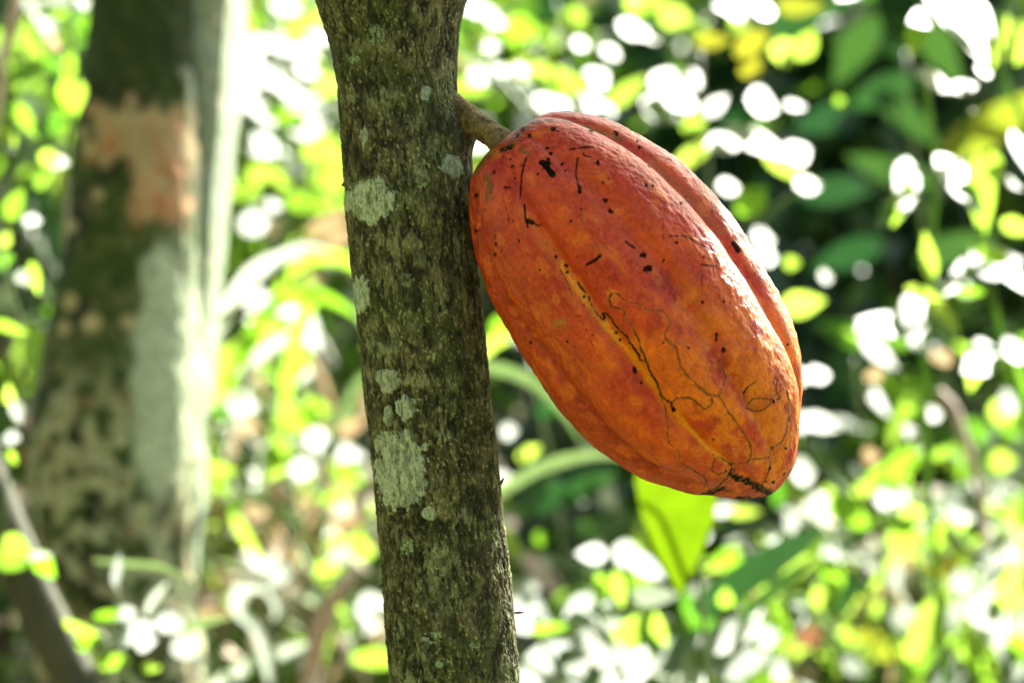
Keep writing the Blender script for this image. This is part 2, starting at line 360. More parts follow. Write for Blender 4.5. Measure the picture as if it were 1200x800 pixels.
# bumpy husk: soft warts that line the ridges
nx, ny, nzz = s1 * RHO, c1 * RHO, AA
wart = fbm(nx / 16, ny / 16, nzz / 22, 3, 201)
fine = fbm(nx / 5, ny / 5, nzz / 8, 3, 205)
big = fbm(nx / 60, ny / 60, nzz / 70, 2, 209)
wrk = 1 - np.abs(fbm(nx / 8 + 2 * wart, ny / 8, nzz / 14, 3, 215))
rid = smooth(8, 26, np.abs(majd))
relief = 2.4 * big + (2.0 * wart + 1.2 * fine + 1.3 * (wrk - .8)) * (.45 + .75 * rid)
relief *= smooth(0, 40, RHO)
smax_r = np.max(np.where(s1 > 0, f_ * s1, 0), axis=1); smax_l = np.max(np.where(s1 < 0, -f_ * s1, 0), axis=1)
nrm = np.where(s1 > 0, smax_r[:, None], smax_l[:, None])
wmix = smooth(0, .5, np.abs(s1)); nrm = nrm * wmix + ((smax_r + smax_l) / 2)[:, None] * (1 - wmix)
rr_ = f_ / nrm + relief / np.maximum(RHO, 8)
PXY = Mc[:, None, :] + Hv[:, None, :] * (rr_ * s1)[..., None]
DEP = -RHO * rr_ * c1 * .97
PX, PY = PXY[..., 0], PXY[..., 1]
fm = c1 > -.2
# --- pigment
n_a = fbm(nx / 34, ny / 34, nzz / 50, 4, 221); n_b = fbm(nx / 12, ny / 12, nzz / 18, 4, 225); n_c = fbm(nx / 3.2, ny / 3.2, nzz / 4.2, 3, 229)
low = smooth(180, 480, AA)
pc = C3((.60, .060, .012)) * np.ones(PHd.shape + (1,))
pc = mixc(pc, (.74, .165, .006), smooth(-.35, .5, n_a + .5 * n_b) * (.35 + .45 * low))
pc = mixc(pc, (.28, .018, .010), smooth(-.1, .4, -n_a + .7 * n_b) * .7)
pinkn = smooth(-.05, .4, n_a * .6 + n_b * .6) * smooth(10, 26, np.abs(majd))
pinkz = np.zeros_like(PHd)  # pink bloom on the ridges, with their lit highlights painted into the pigment
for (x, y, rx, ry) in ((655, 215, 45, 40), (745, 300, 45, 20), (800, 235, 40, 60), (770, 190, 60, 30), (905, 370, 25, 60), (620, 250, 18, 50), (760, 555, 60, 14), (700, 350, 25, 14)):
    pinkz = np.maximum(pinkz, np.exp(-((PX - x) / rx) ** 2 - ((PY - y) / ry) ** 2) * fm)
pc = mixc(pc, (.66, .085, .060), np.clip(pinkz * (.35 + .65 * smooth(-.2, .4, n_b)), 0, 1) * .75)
# lower-left flank: oranger; shade painted into left furrow floors and left edge
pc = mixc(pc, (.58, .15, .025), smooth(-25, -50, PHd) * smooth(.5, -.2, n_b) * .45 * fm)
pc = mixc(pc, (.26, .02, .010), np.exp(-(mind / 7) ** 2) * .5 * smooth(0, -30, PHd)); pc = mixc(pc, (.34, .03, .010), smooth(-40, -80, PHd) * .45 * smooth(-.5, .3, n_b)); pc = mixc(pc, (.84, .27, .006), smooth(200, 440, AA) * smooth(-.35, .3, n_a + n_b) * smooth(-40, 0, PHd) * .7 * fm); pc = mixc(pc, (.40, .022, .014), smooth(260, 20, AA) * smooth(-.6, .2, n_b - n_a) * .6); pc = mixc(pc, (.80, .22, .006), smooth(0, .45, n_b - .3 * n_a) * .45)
def paint(pts, w, colr, s=1.0, soft=1.2, nse=.0):
    global pc
    xs = [p[0] for p in pts]; ys = [p[1] for p in pts]; m = 30
    sel = fm & (PX > min(xs) - m) & (PX < max(xs) + m) & (PY > min(ys) - m) & (PY < max(ys) + m)
    if not sel.any(): return sel, None
    d = polydist(PX[sel], PY[sel], pts) + nse * n_c[sel]
    a = smooth(w / 2 + soft / 2, w / 2 - soft / 2, d) * s
    pc[sel] = pc[sel] * (1 - a[:, None]) + np.array(colr) * a[:, None]
    return sel, a
YEL = (.78, .24, .006); YEL2 = (.85, .36, .012)
paint([(610, 250), (640, 292), (662, 322), (690, 365), (722, 402), (750, 435), (772, 468)], 8, YEL, .7, 12, 9)
paint([(655, 315), (672, 338), (700, 378), (735, 415), (765, 455)], 5.5, (.92, .42, .02), .85, 6, 5)
paint([(781, 477), (800, 498), (820, 520), (843, 537)], 4.2, (.95, .52, .04), .95, 4, 1.5)
paint([(775, 470), (800, 500), (835, 530)], 12, YEL, .45, 16, 8)
paint([(868, 455), (890, 490), (903, 515), (897, 535)], 20, (.78, .26, .01), .7, 22, 12)
paint([(790, 330), (815, 365), (850, 415), (875, 460)], 16, (.74, .20, .01), .5, 22, 14)
paint([(905, 300), (925, 370), (930, 440), (925, 500)], 12, (.74, .22, .01), .5, 16, 8)
paint([(760, 195), (800, 232), (840, 275)], 8, (.48, .17, .05), .6, 10, 6)
OLV = (.15, .12, .045)
paint([(610, 152), (625, 146), (660, 146), (680, 152), (705, 160), (725, 168)], 3.6, (.20, .16, .08), .85, 4, 3)
paint([(571, 210), (574, 222), (573, 236)], 9, OLV, .75, 5, 5)
paint([(556, 205), (566, 192), (580, 182)], 7, OLV, .8, 6, 5)
paint([(590, 178), (600, 172), (610, 160), (628, 148)], 8, OLV, .6, 8, 7)
paint([(611, 183), (617, 186)], 5, OLV, .7, 5, 4)
paint([(655, 133), (700, 137), (745, 155), (775, 172)], 4, (.2, .15, .07), .6, 5, 4)
paint([(649, 379), (658, 378)], 8, (.42, .26, .05), .7, 8, 5); paint([(698, 449), (704, 445)], 3, OLV, .5, 4, 2)
paint([(559, 228), (558, 262), (562, 300)], 3, (.2, .06, .03), .5, 5, 4)
BLK = (.006, .006, .006); LIN = (.035, .026, .008)
strokes = [
 ([(635, 198), (640, 204), (646, 212)], 6, 1), ([(633, 198), (641, 199)], 5, 1), ([(616, 192), (611, 210), (609.5, 235)], 1.8, .9), ([(614, 245), (615, 260), (618, 271)], 2, .95),
 ([(619, 264), (623, 266)], 5, .95), ([(625, 267), (629, 269)], 2.5, .8), ([(590, 237), (594, 252), (597, 265)], 1, .6), ([(665, 183), (678, 181), (692, 180)], 1.7, .95),
 ([(674, 192), (672, 212), (676, 234)], 1.6, .85), ([(680, 188), (682, 191), (689, 192)], 1.8, .9), ([(676, 227), (676, 233)], 3.5, .8), ([(684, 314), (692, 310), (698, 305)], 3, .95),
 ([(769, 262), (769, 290)], .9, .6), ([(777, 282), (795, 282), (810, 291), (829, 299)], 1.5, .85), ([(811, 314), (830, 315.5)], 1.6, .9), ([(826, 315), (826, 319)], 1.2, .8), ([(811, 321), (813, 325), (812, 338)], 1.2, .7),
 ([(752, 245), (762, 246)], 1, .6), ([(854, 288), (859, 296)], 5.5, .95), ([(853, 310), (854, 312)], 2.4, .8), ([(778, 190), (784, 192)], 2, .8),
 ([(653, 317), (661, 331), (667, 348)], 1.2, .8), ([(688, 399), (691, 406)], 1, .7), ([(695, 415), (697, 422)], 1, .5), ([(592, 225), (597, 225)], 2.6, .8), ([(727, 289), (731, 292), (737, 296)], 2.2, .85)]
lines = [
 ([(674, 334), (678, 340), (685, 348), (690, 360), (692, 365), (699, 373), (702, 375), (704, 372), (701, 369), (705, 368), (710, 373), (718, 385), (730, 397), (735, 406), (741, 415), (744, 421), (750, 423), (755, 435), (762, 446), (767, 459), (773, 466), (778, 469), (781, 477)], 1.9, .95),
 ([(714, 346), (710, 348), (709, 354), (711, 361), (718, 363), (725, 367), (728, 376), (735, 388), (741, 397), (743, 406), (747, 415), (750, 423)], 1.7, .85),
 ([(714, 346), (720, 349), (727, 355), (739, 358), (751, 365), (766, 366), (773, 373), (775, 382), (770, 392), (773, 400), (782, 407), (786, 421), (792, 435), (804, 446), (811, 454), (823, 461), (830, 460), (836, 469), (844, 481), (860, 502), (870, 519), (870, 532), (866, 537)], 1.5, .75),
 ([(823, 462), (823, 469), (816, 475), (805, 467), (799, 463), (786, 463), (778, 468)], 1.5, .8),
 ([(767, 459), (769, 466), (773, 478), (775, 500), (776, 510), (781, 518), (789, 526), (790, 536), (800, 543), (818, 553), (824, 564)], 1.4, .75),
 ([(830, 460), (837, 445), (838, 435), (832, 423), (836, 414), (842, 408)], 1.3, .8),
 ([(873, 446), (866, 450), (861, 457), (861, 466), (866, 476), (878, 478), (888, 473), (895, 467), (904, 463), (900, 458), (898, 452), (895, 445), (897, 441), (900, 444), (898, 452)], 1.6, .85),
 ([(864, 472), (872, 465), (881, 464), (891, 465), (900, 459), (910, 454), (914, 464), (916, 476), (914, 494), (911, 511), (897, 522), (893, 532), (886, 532), (873, 534), (865, 538), (848, 539)], 1.4, .75),
 ([(904, 414), (905, 433), (911, 454), (914, 464), (921, 476), (924, 492), (928, 500)], 1.1, .6), ([(929, 435), (934, 435), (935, 452), (932, 464)], 1.1, .6), ([(933, 485), (936, 492), (933, 502), (930, 512)], 1.2, .6),
 ([(893, 532), (895, 538), (893, 551), (888, 566)], 1.4, .8), ([(849, 540), (842, 535), (836, 532), (829, 536), (828, 546), (835, 551), (843, 548)], 1.5, .7),
 ([(849, 540), (849, 551), (841, 560), (833, 570), (822, 577), (814, 579)], 2.0, .8), ([(833, 568), (845, 571), (855, 574)], 1.2, .5)]
for pts, w, s in strokes: paint(pts, w * 1.25, BLK, s, 1.2, .8)
sunk = np.zeros_like(PHd)
for pts, w, s in lines:
    pts = [(p[0], p[1]) for p in pts]
    # the miner's trail wanders a little
    P2 = catmull(pts, len(pts) * 5); P2 += .45 * rng.standard_normal(P2.shape)
    sel, a = paint([tuple(p) for p in P2], w * 3.2, (.46, .21, .05), s * .30, 3, 1)
    brk = smooth(-.55, -.05, n_b + .5 * n_c); keep = pc.copy(); sel, a = paint([tuple(p) for p in P2], w * 1.25, LIN if s < .9 else BLK, s, 1.2, 1.1); pc = keep + (pc - keep) * brk[..., None]
    if a is not None: sunk[sel] = np.maximum(sunk[sel], a)
# dark rough scar at the blossom end
for pts, w in (([(850, 550), (857, 556), (870, 560), (881, 566), (893, 573), (902, 578)], 8), ([(822, 577), (832, 573), (842, 568)], 4), ([(860, 581), (880, 583), (896, 582)], 4), ([(590, 181), (600, 176)], 4)):
    paint(pts, w * 1.15, (.07, .055, .045), .9, 4, 3.5); paint([(x, y + 1) for x, y in pts], w * .6, BLK, .85, 3, 6)
spots = [(647, 157, 3.6), (691, 159, 3), (620, 165, 2.6), (612, 155, 2.8), (606, 163, 2.2), (641, 181, 1.8), (644, 187, 2), (640, 194, 2.2), (697, 199, 2.8), (656, 200, 1.4), (662, 207, 1.4), (629, 211, 1.4), (705, 242, 2.8), (711, 254, 3.2),
 (660, 255, 1.4), (667, 265, 1.7), (672, 305, 1.5), (661, 315, 2.4), (662, 322, 2.3), (650, 305, 1.5), (677, 252, 1.3), (580, 207, 1.6), (601, 264, 1.3), (597, 266, 1), (609, 287, 1), (580, 281, 1.2), (582, 289, 1.3), (580, 301, 1.4), (566, 260, 1.2), (559, 232, 2.6), (559, 272, 2), (588, 297, 1),
 (746, 305, 3.4), (749, 319, 4.0), (753, 318, 3), (784, 290, 1.7), (769, 310, 1.5), (751, 225, 1.7), (790, 244, 1.8), (756, 201, 1.6), (746, 177, 1.8), (745, 169, 1.2), (720, 160, 2.6), (845, 255, 1.3), (631, 320, 1.2), (675, 371, 1.5), (684, 387, 1.2), (690, 393, 1.2), (663, 400, 1.6), (621, 402, 2),
 (717, 390, 1.8), (721, 398, 1.2), (737, 431, 2.2), (739, 434, 1.4), (768, 402, 1.8), (745, 446, 1), (680, 350, 1.3), (680, 360, 1.1), (781, 477, 2.4), (837, 410, 2.6), (829, 393, 2.4), (828, 398, 1.4), (813, 356, 1.7), (837, 355, 1.9), (797, 407, 1.9), (861, 457, 1.6), (896, 468, 1.8),
 (827, 510, 1.2), (828, 528, 1.3), (844, 547, 1.8), (901, 562, 2.6), (915, 552, 1.6), (914, 522, 1.4), (896, 545, 1.1), (892, 561, 1.3), (934, 494, 1.8), (897, 522, 1.5), (598, 238, 1), (702, 222, 1), (758, 225, 1.5), (653, 161, 1.2), (598, 192, 1.6), (600, 201, 1.4), (770, 308, 1), (603, 215, 1.2), (814, 305, 1.2), (887, 315, 1), (918, 404, 1)]
for x, y, r in spots:
    paint([(x, y), (x + rng.uniform(-1, 1), y + rng.uniform(-.6, .6))], r * 1.8 + .2, BLK, .95, 1.4, 2.4)
sp = smooth(.60, .72, fbm(nx / 4.5, ny / 4.5, nzz / 4.5, 2, 301)) * (.35 + .65 * smooth(250, 40, AA)); pc = mixc(pc, (.05, .03, .02), sp * .75)
yl = smooth(.5, .75, fbm(nx / 3, ny / 3, nzz / 3, 2, 305)); pc = mixc(pc, (.75, .42, .1), yl * .25)
stemend = np.exp(-((AA + 4) / 14) ** 2) * smooth(60, 20, RHO); pc = mixc(pc, (.14, .11, .05), stemend * .8)
pc = np.clip(pc * (1 + .34 * n_c[..., None] + .30 * n_b[..., None]), .004, .95) * np.array([.78, .66, .36])[None, None, :]
podY = D0 - .027
sc = K * D0
Vp = np.stack([(PX - 600) * sc * (podY / D0), podY + (DEP - 0) * sc, H - (PY - 400) * sc * (podY / D0)], -1)
Vp[..., 1] -= (smooth(300, 520, AA) * .004)
pod = empty('cocoa_pod', at(592, 172, podY), 'ripe red and orange ridged cocoa pod with dark winding scars, hanging from the slim trunk', 'cocoa pod')
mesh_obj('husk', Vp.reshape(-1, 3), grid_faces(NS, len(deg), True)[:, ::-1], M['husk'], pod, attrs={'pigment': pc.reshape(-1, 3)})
sp_ = [at(520, 126, D0 - .002), at(541, 136, D0 - .007), at(559, 147, D0 - .014), at(576, 158, D0 - .021), at(590, 168, podY), at(600, 177, podY)]
v, f = tube(sp_, [25 * sc, 18 * sc, 14.5 * sc, 14 * sc, 15.5 * sc, 20 * sc], 96, 140, .0)
n3 = fbm(v[:, 0] * 700, v[:, 1] * 700, v[:, 2] * 700, 4, 33); ax = np.array(at(590, 170, podY)) - np.array(at(543, 141, D0)); ax /= np.linalg.norm(ax)
along = v @ ax; rings = fbm(along * 900, v[:, 1] * 120, v[:, 0] * 120, 3, 37)
cen = np.repeat(v.reshape(140, 96, 3).mean(1), 96, 0) if len(v) == 140 * 96 else v
nv = v - cen; nv /= np.linalg.norm(nv, axis=1)[:, None] + 1e-9
v = v + nv * (.00045 * n3 + .0004 * rings)[:, None]
cc = col_attr(v, (.075, .058, .018), (.19, .145, .055), .004, 39); cc = cc * (1 + .35 * n3[:, None]); spk = smooth(.25, .5, fbm(v[:, 0] * 1300, v[:, 1] * 1300, v[:, 2] * 1300, 2, 41))[:, None]; cc = cc * (1 - .75 * spk)
mesh_obj('stalk', v, f, M['bark'], pod, attrs={'pigment': np.clip(cc, .01, .9)})

# ---------------------------------------------------------------- leaves
LU = np.array([0, .06, .2, .38, .58, .78, .92, 1.0]); LW = np.array([.04, .38, .86, 1.0, .86, .52, .2, .0])
def leaf_geo(base, d, w, n, curl=.12, fold=.12, shape=None):
    """base point, full-length vector d, half-width vector w, unit normal n -> V (8*3), quads"""
    lw = LW if shape is None else shape
    ln = np.linalg.norm(d)
    V = []
    for u, ww in zip(LU, lw):
        c = base + d * u - n * (curl * ln * u * u)
        for s in (-1, 0, 1):
            V.append(c + w * (s * ww) + n * (fold * np.linalg.norm(w) * abs(s) * ww))
    return np.array(V)
LF = grid_faces(8, 3)
STRAP = np.array([.5, .8, .95, 1.0, .95, .75, .4, .0])

def leaves_mesh(items, mats_unused=None):
    Vs, tint = [], []
    for (b, d, w, n, curl, fold, shp) in items:
        Vs.append(leaf_geo(b, d, w, n, curl, fold, shp)); tint.append(np.full(24, rng.random()))
    Vv = np.vstack(Vs); F = (LF[None] + (np.arange(len(items)) * 24)[:, None, None]).reshape(-1, 4)
    return Vv, F, np.concatenate(tint)

def scatter_leaves(cent, spread, n, size, updown=.45, drop=.35, facing=None, aspect=.42, seed=0, shell=.3, shp=None):
    """n leaves through an ellipsoidal volume, pointing outward, blades turned mostly to the sky"""
    r = np.random.default_rng(seed); out = []
    for i in range(n):
        u = r.standard_normal(3); u /= np.linalg.norm(u); q = u * (shell + (1 - shell) * r.random() ** .6)
        b = np.asarray(cent) + q * np.asarray(spread)
        out_dir = u * np.array([1, 1, .4]) + r.standard_normal(3) * .6; out_dir[2] -= drop; out_dir /= np.linalg.norm(out_dir)
        nn = np.array([0, 0, 1.0]) * (1 - updown) + r.standard_normal(3) * updown
        if facing is not None: nn = nn * .6 + np.asarray(facing) * .7
        nn -= out_dir * (nn @ out_dir); nn /= np.linalg.norm(nn)
        ln = size * r.uniform(.6, 1.25); w = np.cross(out_dir, nn) * ln * aspect * .5 * r.uniform(.8, 1.15)
        out.append((b, out_dir * ln, w, nn, r.uniform(.02, .3), r.uniform(0, .3), shp))
    return out

def lift(ang, n, ln):
    a = math.radians(ang); di = np.array([math.cos(a), 0, math.sin(a)])
    s = -(di @ n) / n[1]; s = max(-1.9, min(1.9, s))
    return (di + np.array([0, s, 0])) * ln

def hand_leaf(px, py, L, W, ang, kind, Y):
    """one leaf drawn by its centre and size as seen; kind sets how the blade is turned: W to the sun's mirror direction, Y against the light, G / T away"""
    m = K * Y
    if kind[0] == 'W': L, W = L * 1.05, W * 1.05
    j = rng.standard_normal(3) * .06
    if kind[0] == 'H': n = VIEW * .95 - SUN * .2; j = 0
    elif kind[0] == 'W': n = HALF + j
    elif kind[0] == 'Y': n = VIEW * .9 - SUN * .2 + np.array([-.15, 0, .1]) + j * 2
    else: n = VIEW * .7 + np.array([-.55, 0, -.1]) + j * 2
    n = n / np.linalg.norm(n)
    d = lift(ang, n, L * m); w = lift(ang - 90, n, W * m * .5)
    nn = np.cross(w, d); nn /= np.linalg.norm(nn)
    if nn @ n < 0: nn = -nn
    c = at(px, py, Y) - d * .5
    return (c, d, w, nn, rng.uniform(0, .06) if kind[0] == 'W' else rng.uniform(.03, .2), 0 if kind[0] == 'H' else rng.uniform(0, .08), STRAP if kind.endswith('s') else None)

def plant(name, cat, label, stems, leaves, Y, mat='green', group=None, stemmat='stem', wmat=None):
    """a plant with separately modelled stems and leaves. stems: [(points px, radius px)], leaves: [(x,y,L,W,ang,kind)]"""
    bx, by = stems[0][0][0]
    bp = at(bx, by, Y); root = empty(name, bp, label, cat, group)
    for pts, r in stems:
        pts3 = [at(x, y, Y + .01 * i) for i, (x, y) in enumerate(pts)]
        v, f = tube(pts3, [r * K * Y, r * K * Y * .6], 8, max(8, 5 * len(pts)))
        mesh_obj('stem', v, f, M[stemmat], root)
    for lf in leaves:
        it = hand_leaf(*lf[:6], Y + (lf[6] if len(lf) > 6 else 0) + rng.uniform(-.03, .03))
        v, F, t = leaves_mesh([it]); k = lf[5]
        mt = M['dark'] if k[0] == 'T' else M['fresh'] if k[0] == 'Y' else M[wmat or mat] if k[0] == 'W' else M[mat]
        if 'o' in k: mt = M['yellow']
        if 'D' in k: mt = M['dry']
        if 'R' in k: mt = M['red']
        mesh_obj('leaf', v, F, mt, root, attrs={'tint': t})
    return root
# ---------------------------------------------------------------- terrain
TY = np.array([-6, 1.2, 2.0, 2.6, 3.2, 4.0, 5.0, 6.5, 9, 13, 30, 60]); TZ = np.array([-.15, 0, .10, .28, .50, .78, 1.15, 1.75, 2.9, 4.6, 9, 14])
def ground(x, y):
    x = np.asarray(x, float); y = np.asarray(y, float)
    return np.interp(y, TY, TZ) + np.interp(-y + .0 * x, [1.2, 3, 6], [0, 2.2, 5.0]) * smooth(2.5, -2.0, x) + np.interp(-x, [1.6, 3.2, 7], [0, 1.6, 4.5]) * smooth(1.6, .2, y) + .07 * fbm(x / .9, y / .9, 0 * x + .5, 4, 401) * smooth(0, 3, y) + .25 * fbm(x / 4, y / 4, 0 * x + 1.5, 2, 405) * smooth(4, 9, y)  # rises behind and left of the camera are added, unseen, to block low sky
gy = np.concatenate([np.linspace(-12, 1, 50, endpoint=False), np.linspace(1, 10, 260, endpoint=False), np.linspace(10, 60, 50)])
gx = np.concatenate([np.linspace(-40, -12, 10, endpoint=False), np.linspace(-12, -3, 30, endpoint=False), np.linspace(-3, 3, 200, endpoint=False), np.linspace(3, 40, 30)])
GX, GY = np.meshgrid(gx, gy)
Vg = np.stack([GX, GY, ground(GX, GY)], -1).reshape(-1, 3)
m, nt, N, L = nodes('leaf_litter_soil')
out = N('ShaderNodeOutputMaterial'); p = N('ShaderNodeBsdfPrincipled'); tc = N('ShaderNodeTexCoord')
n1 = N('ShaderNodeTexNoise'); n1.inputs['Scale'].default_value = 9; n1.inputs['Detail'].default_value = 8; vo = N('ShaderNodeTexVoronoi'); vo.inputs['Scale'].default_value = 28
L(tc.outputs['Object'], n1.inputs['Vector']); L(tc.outputs['Object'], vo.inputs['Vector'])
cr = N('ShaderNodeValToRGB'); e = cr.color_ramp.elements; e[0].position = .35; e[0].color = (.06, .042, .022, 1); e[1].position = .68; e[1].color = (.38, .28, .17, 1); x_ = e.new(.5); x_.color = (.09, .11, .03, 1)
L(n1.outputs['Fac'], cr.inputs['Fac'])
mx = N('ShaderNodeMix'); mx.data_type = 'RGBA'; mx.blend_type = 'MULTIPLY'; mx.inputs['Factor'].default_value = .6; L(cr.outputs['Color'], mx.inputs['A']); L(vo.outputs['Color'], mx.inputs['B'])
L(mx.outputs['Result'], p.inputs['Base Color']); p.inputs['Roughness'].default_value = .85
b_ = N('ShaderNodeBump'); b_.inputs['Distance'].default_value = .02; L(n1.outputs['Fac'], b_.inputs['Height']); L(b_.outputs[0], p.inputs['Normal']); L(p.outputs[0], out.inputs['Surface'])
tag(mesh_obj('hillside', Vg, grid_faces(len(gy), len(gx)), m), kind='structure')

# ---------------------------------------------------------------- BIG MOSSY TREE, left, out of focus
BY = 2.08
r2 = np.concatenate([np.linspace(-2600, -80, 60, endpoint=False), np.linspace(-80, 860, 330, endpoint=False), np.linspace(860, 1500, 40)])
L2 = np.array([(-2600, 120), (-900, 118), (-80, 112), (0, 106), (120, 96), (220, 82), (300, 72), (400, 52), (500, 36), (600, 34), (720, 40), (860, 30), (1500, -80)], float)
R2 = np.array([(-2600, 232), (-80, 226), (0, 228), (200, 232), (350, 232), (450, 236), (560, 232), (620, 226), (700, 232), (860, 250), (1500, 340)], float)
a1 = np.interp(r2, L2[:, 0], L2[:, 1]); a2 = np.interp(r2, R2[:, 0], R2[:, 1])
def big_stem(rows, xa, xb, Yc, seed, painter, ncol=170, amp=1.0, flat=1.0, lean=0.0):
    ph = np.radians(np.linspace(-180, 180, ncol, endpoint=False)); P_, Yr = np.meshgrid(ph, rows)
    c = ((xa + xb) / 2)[:, None]; r_ = ((xb - xa) / 2)[:, None]
    q, w = np.sin(P_) * r_, -np.cos(P_) * r_
    d = amp * (5 * fbm(q / 60, Yr / 110, w / 60, 3, seed) + 2.5 * fbm(q / 14, Yr / 20, w / 14, 4, seed + 3))
    X_ = c + np.sin(P_) * (r_ + d); D_ = -np.cos(P_) * (r_ + d) * flat + lean * np.maximum(0, q - .72 * r_)
    s = K * Yc
    V_2 = np.stack([(X_ - 600) * s, Yc + D_ * s, H - (Yr - 400) * s], -1).reshape(-1, 3)
    return V_2, grid_faces(len(rows), ncol, True), painter(X_, Yr, q, w, np.cos(P_) > -.3).reshape(-1, 3)
def paint_big(X_, Y_, q, w, fr):
    n1 = fbm(q / 40, Y_ / 60, w / 40, 4, 501); n2 = fbm(q / 12, Y_ / 16, w / 12, 4, 505); n3 = fbm(q / 22, Y_ / 22, w / 22, 3, 509)
    c = C3((.036, .062, .011)) * np.ones(X_.shape + (1,)); c = mixc(c, (.012, .020, .008), smooth(-.05, .35, n1)); c = mixc(c, (.13, .125, .05), smooth(.1, .45, n2) * .6)
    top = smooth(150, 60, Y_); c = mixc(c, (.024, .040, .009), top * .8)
    # mottled lichen base
    lo = smooth(380, 500, Y_ + 40 * n1) * smooth(-.15, .2, n3 + .4 * n2); c = mixc(c, (.34, .36, .20), lo * .85)
    c = mixc(c, (.27, .21, .12), smooth(.12, .35, fbm(q / 18, Y_ / 18, w / 18, 3, 513)) * smooth(320, 520, Y_) * .6)
    d = np.hypot((X_ - 205) / 38, (Y_ - 440) / 175) + .35 * n2 + .25 * n1; c = mixc(c, (.36, .42, .26), smooth(1.0, .7, d + .2 * n3) * fr)
    jag = fbm(q / 9, Y_ / 30, w / 9, 3, 561); yj = Y_ + 20 * jag + 14 * n3; xj = X_ + 16 * n3 + 10 * n2
    d = np.maximum(np.abs(xj - 172) / 58, np.abs(yj - 162) / 34); d2 = np.maximum(np.abs(xj - 196) / 30, np.abs(yj - 205) / 56)
    pl = np.maximum(smooth(1.2, .7, d + .3 * n2), smooth(1.2, .7, d2 + .3 * n2)) * fr * .92
    c = mixc(c, (.40, .30, .15), pl); c = mixc(c, (.38, .17, .075), pl * smooth(-.25, .45, n3 + .006 * (Y_ - 185)))
    d = np.hypot((X_ - 78) / 12, (Y_ - 245) / 60) + .3 * n2; c = mixc(c, (.42, .36, .28), smooth(1.05, .7, d) * fr * .8)
    for (x, y, r) in ((126, 232, 9), (92, 268, 9), (95, 355, 12), (122, 380, 14), (163, 378, 10), (88, 385, 10), (104, 160, 9), (112, 178, 8)):
        c = mixc(c, (.42, .36, .18), smooth(1.1, .6, np.hypot(X_ - x, Y_ - y) / r + .3 * n2) * fr * .8)
    return np.clip(c * (1 + .3 * n2[..., None]), .006, .8)
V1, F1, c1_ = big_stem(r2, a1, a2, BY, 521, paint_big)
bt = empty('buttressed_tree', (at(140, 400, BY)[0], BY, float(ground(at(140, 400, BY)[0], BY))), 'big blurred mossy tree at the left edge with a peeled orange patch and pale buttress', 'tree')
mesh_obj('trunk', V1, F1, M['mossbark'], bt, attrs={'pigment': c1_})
L3 = np.array([(-2600, 185), (-80, 185), (0, 185), (300, 185), (450, 190), (560, 205), (640, 208), (700, 215), (860, 222), (1500, 240)], float)
R3 = np.array([(-2600, 290), (-80, 290), (0, 285), (130, 276), (250, 263), (380, 253), (460, 248), (500, 240), (540, 243), (600, 241), (635, 232), (700, 226), (860, 228), (1500, 250)], float)
def paint_side(X_, Y_, q, w, fr):
    n1 = fbm(q / 30, Y_ / 60, w / 30, 4, 531); n2 = fbm(q / 10, Y_ / 16, w / 10, 4, 535)
    c = C3((.26, .32, .21)) * np.ones(X_.shape + (1,)); c = mixc(c, (.22, .26, .14), smooth(0, .5, n1)); c = mixc(c, (.44, .36, .32), smooth(.1, .5, n2) * .6)
    return np.clip(c * (1 + .25 * n2[..., None]), .01, .8)
V1, F1, c1_ = big_stem(r2, np.interp(r2, L3[:, 0], L3[:, 1]), np.interp(r2, R3[:, 0], R3[:, 1]), BY + .045, 541, paint_side, 200, .6, 1.2, 3.0)
mesh_obj('buttress', V1, F1, M['mossbark'], bt, attrs={'pigment': c1_})
# limbs above the frame, and unseen leaf clusters added to shade the slope
for tip in ((-2.0, 4.5, 4.3), (-.2, 4.6, 4.4), (-1.4, 6.6, 4.9), (.6, 5.8, 4.6), (-1.0, 1.6, 4.3)):
    s0 = at(160, -1500, BY); mid_ = (s0 + np.array(tip)) / 2 + np.array([0, 0, .35])
    v, f = tube([s0, mid_, np.array(tip)], [.055, .035, .012], 10, 14, .1)
    mesh_obj('limb', v, f, M['brownbark'], bt)

def shade_crown(name, cent, spread, n, size, parent, mat, seed, updown=.4, shell=.05, **kw):
    v, F, t = leaves_mesh(scatter_leaves(cent, spread, n, size, updown=updown, seed=seed, shell=shell, **kw))
    return mesh_obj(name, v, F, M[mat], parent, attrs={'tint': t})
# cocoa crown: unseen drooping leaves added toward the sun to shade trunk and pod
pc0 = at(660, 360, D0)
def shade_at(px, py, Y, dist): return at(px, py, Y) + SUN * dist
for i, (px, py, dist, spread, n) in enumerate([(px, py, dist, (.05, .05, .045), 44) for px, py, dist in ((400, -60, 1.3), (430, 100, 1.2), (540, 0, 1.35), (440, 260, 1.25), (400, 400, 1.35), (560, 110, 1.2), (560, 260, 1.3), (640, 120, 1.4), (540, 370, 1.45), (620, 300, 1.25), (700, 175, 1.35))]):
    c_ = shade_at(px, py, D0, dist)
    shade_crown('foliage', c_, spread, n, .085, tree, 'green', 600 + i, .3, aspect=.38)
    s0 = at(980, -1500, D0 + .7) if i % 2 else at(330, -900, D0 + .1)
    v, f = tube([s0, (s0 + c_) / 2 + np.array([0, 0, .1]), c_], [.012, .009, .005], 8, 12, .1); mesh_obj('twig', v, f, M['brownbark'], tree)

for i, (c_, sp3, n) in enumerate([  # leaf clusters parented to the mossy tree, added out of view for their shade
    ((-2.3, 4.6, 4.2), (1.0, 1.2, .5), 500), ((4.7, 8.1, 4.6), (1.1, 1.1, .6), 1000), ((-1.6, 1.9, 4.2), (.9, .7, .5), 400)]):
    shade_crown('foliage', c_, sp3, n, .16, bt, 'green', 700 + i, .35)

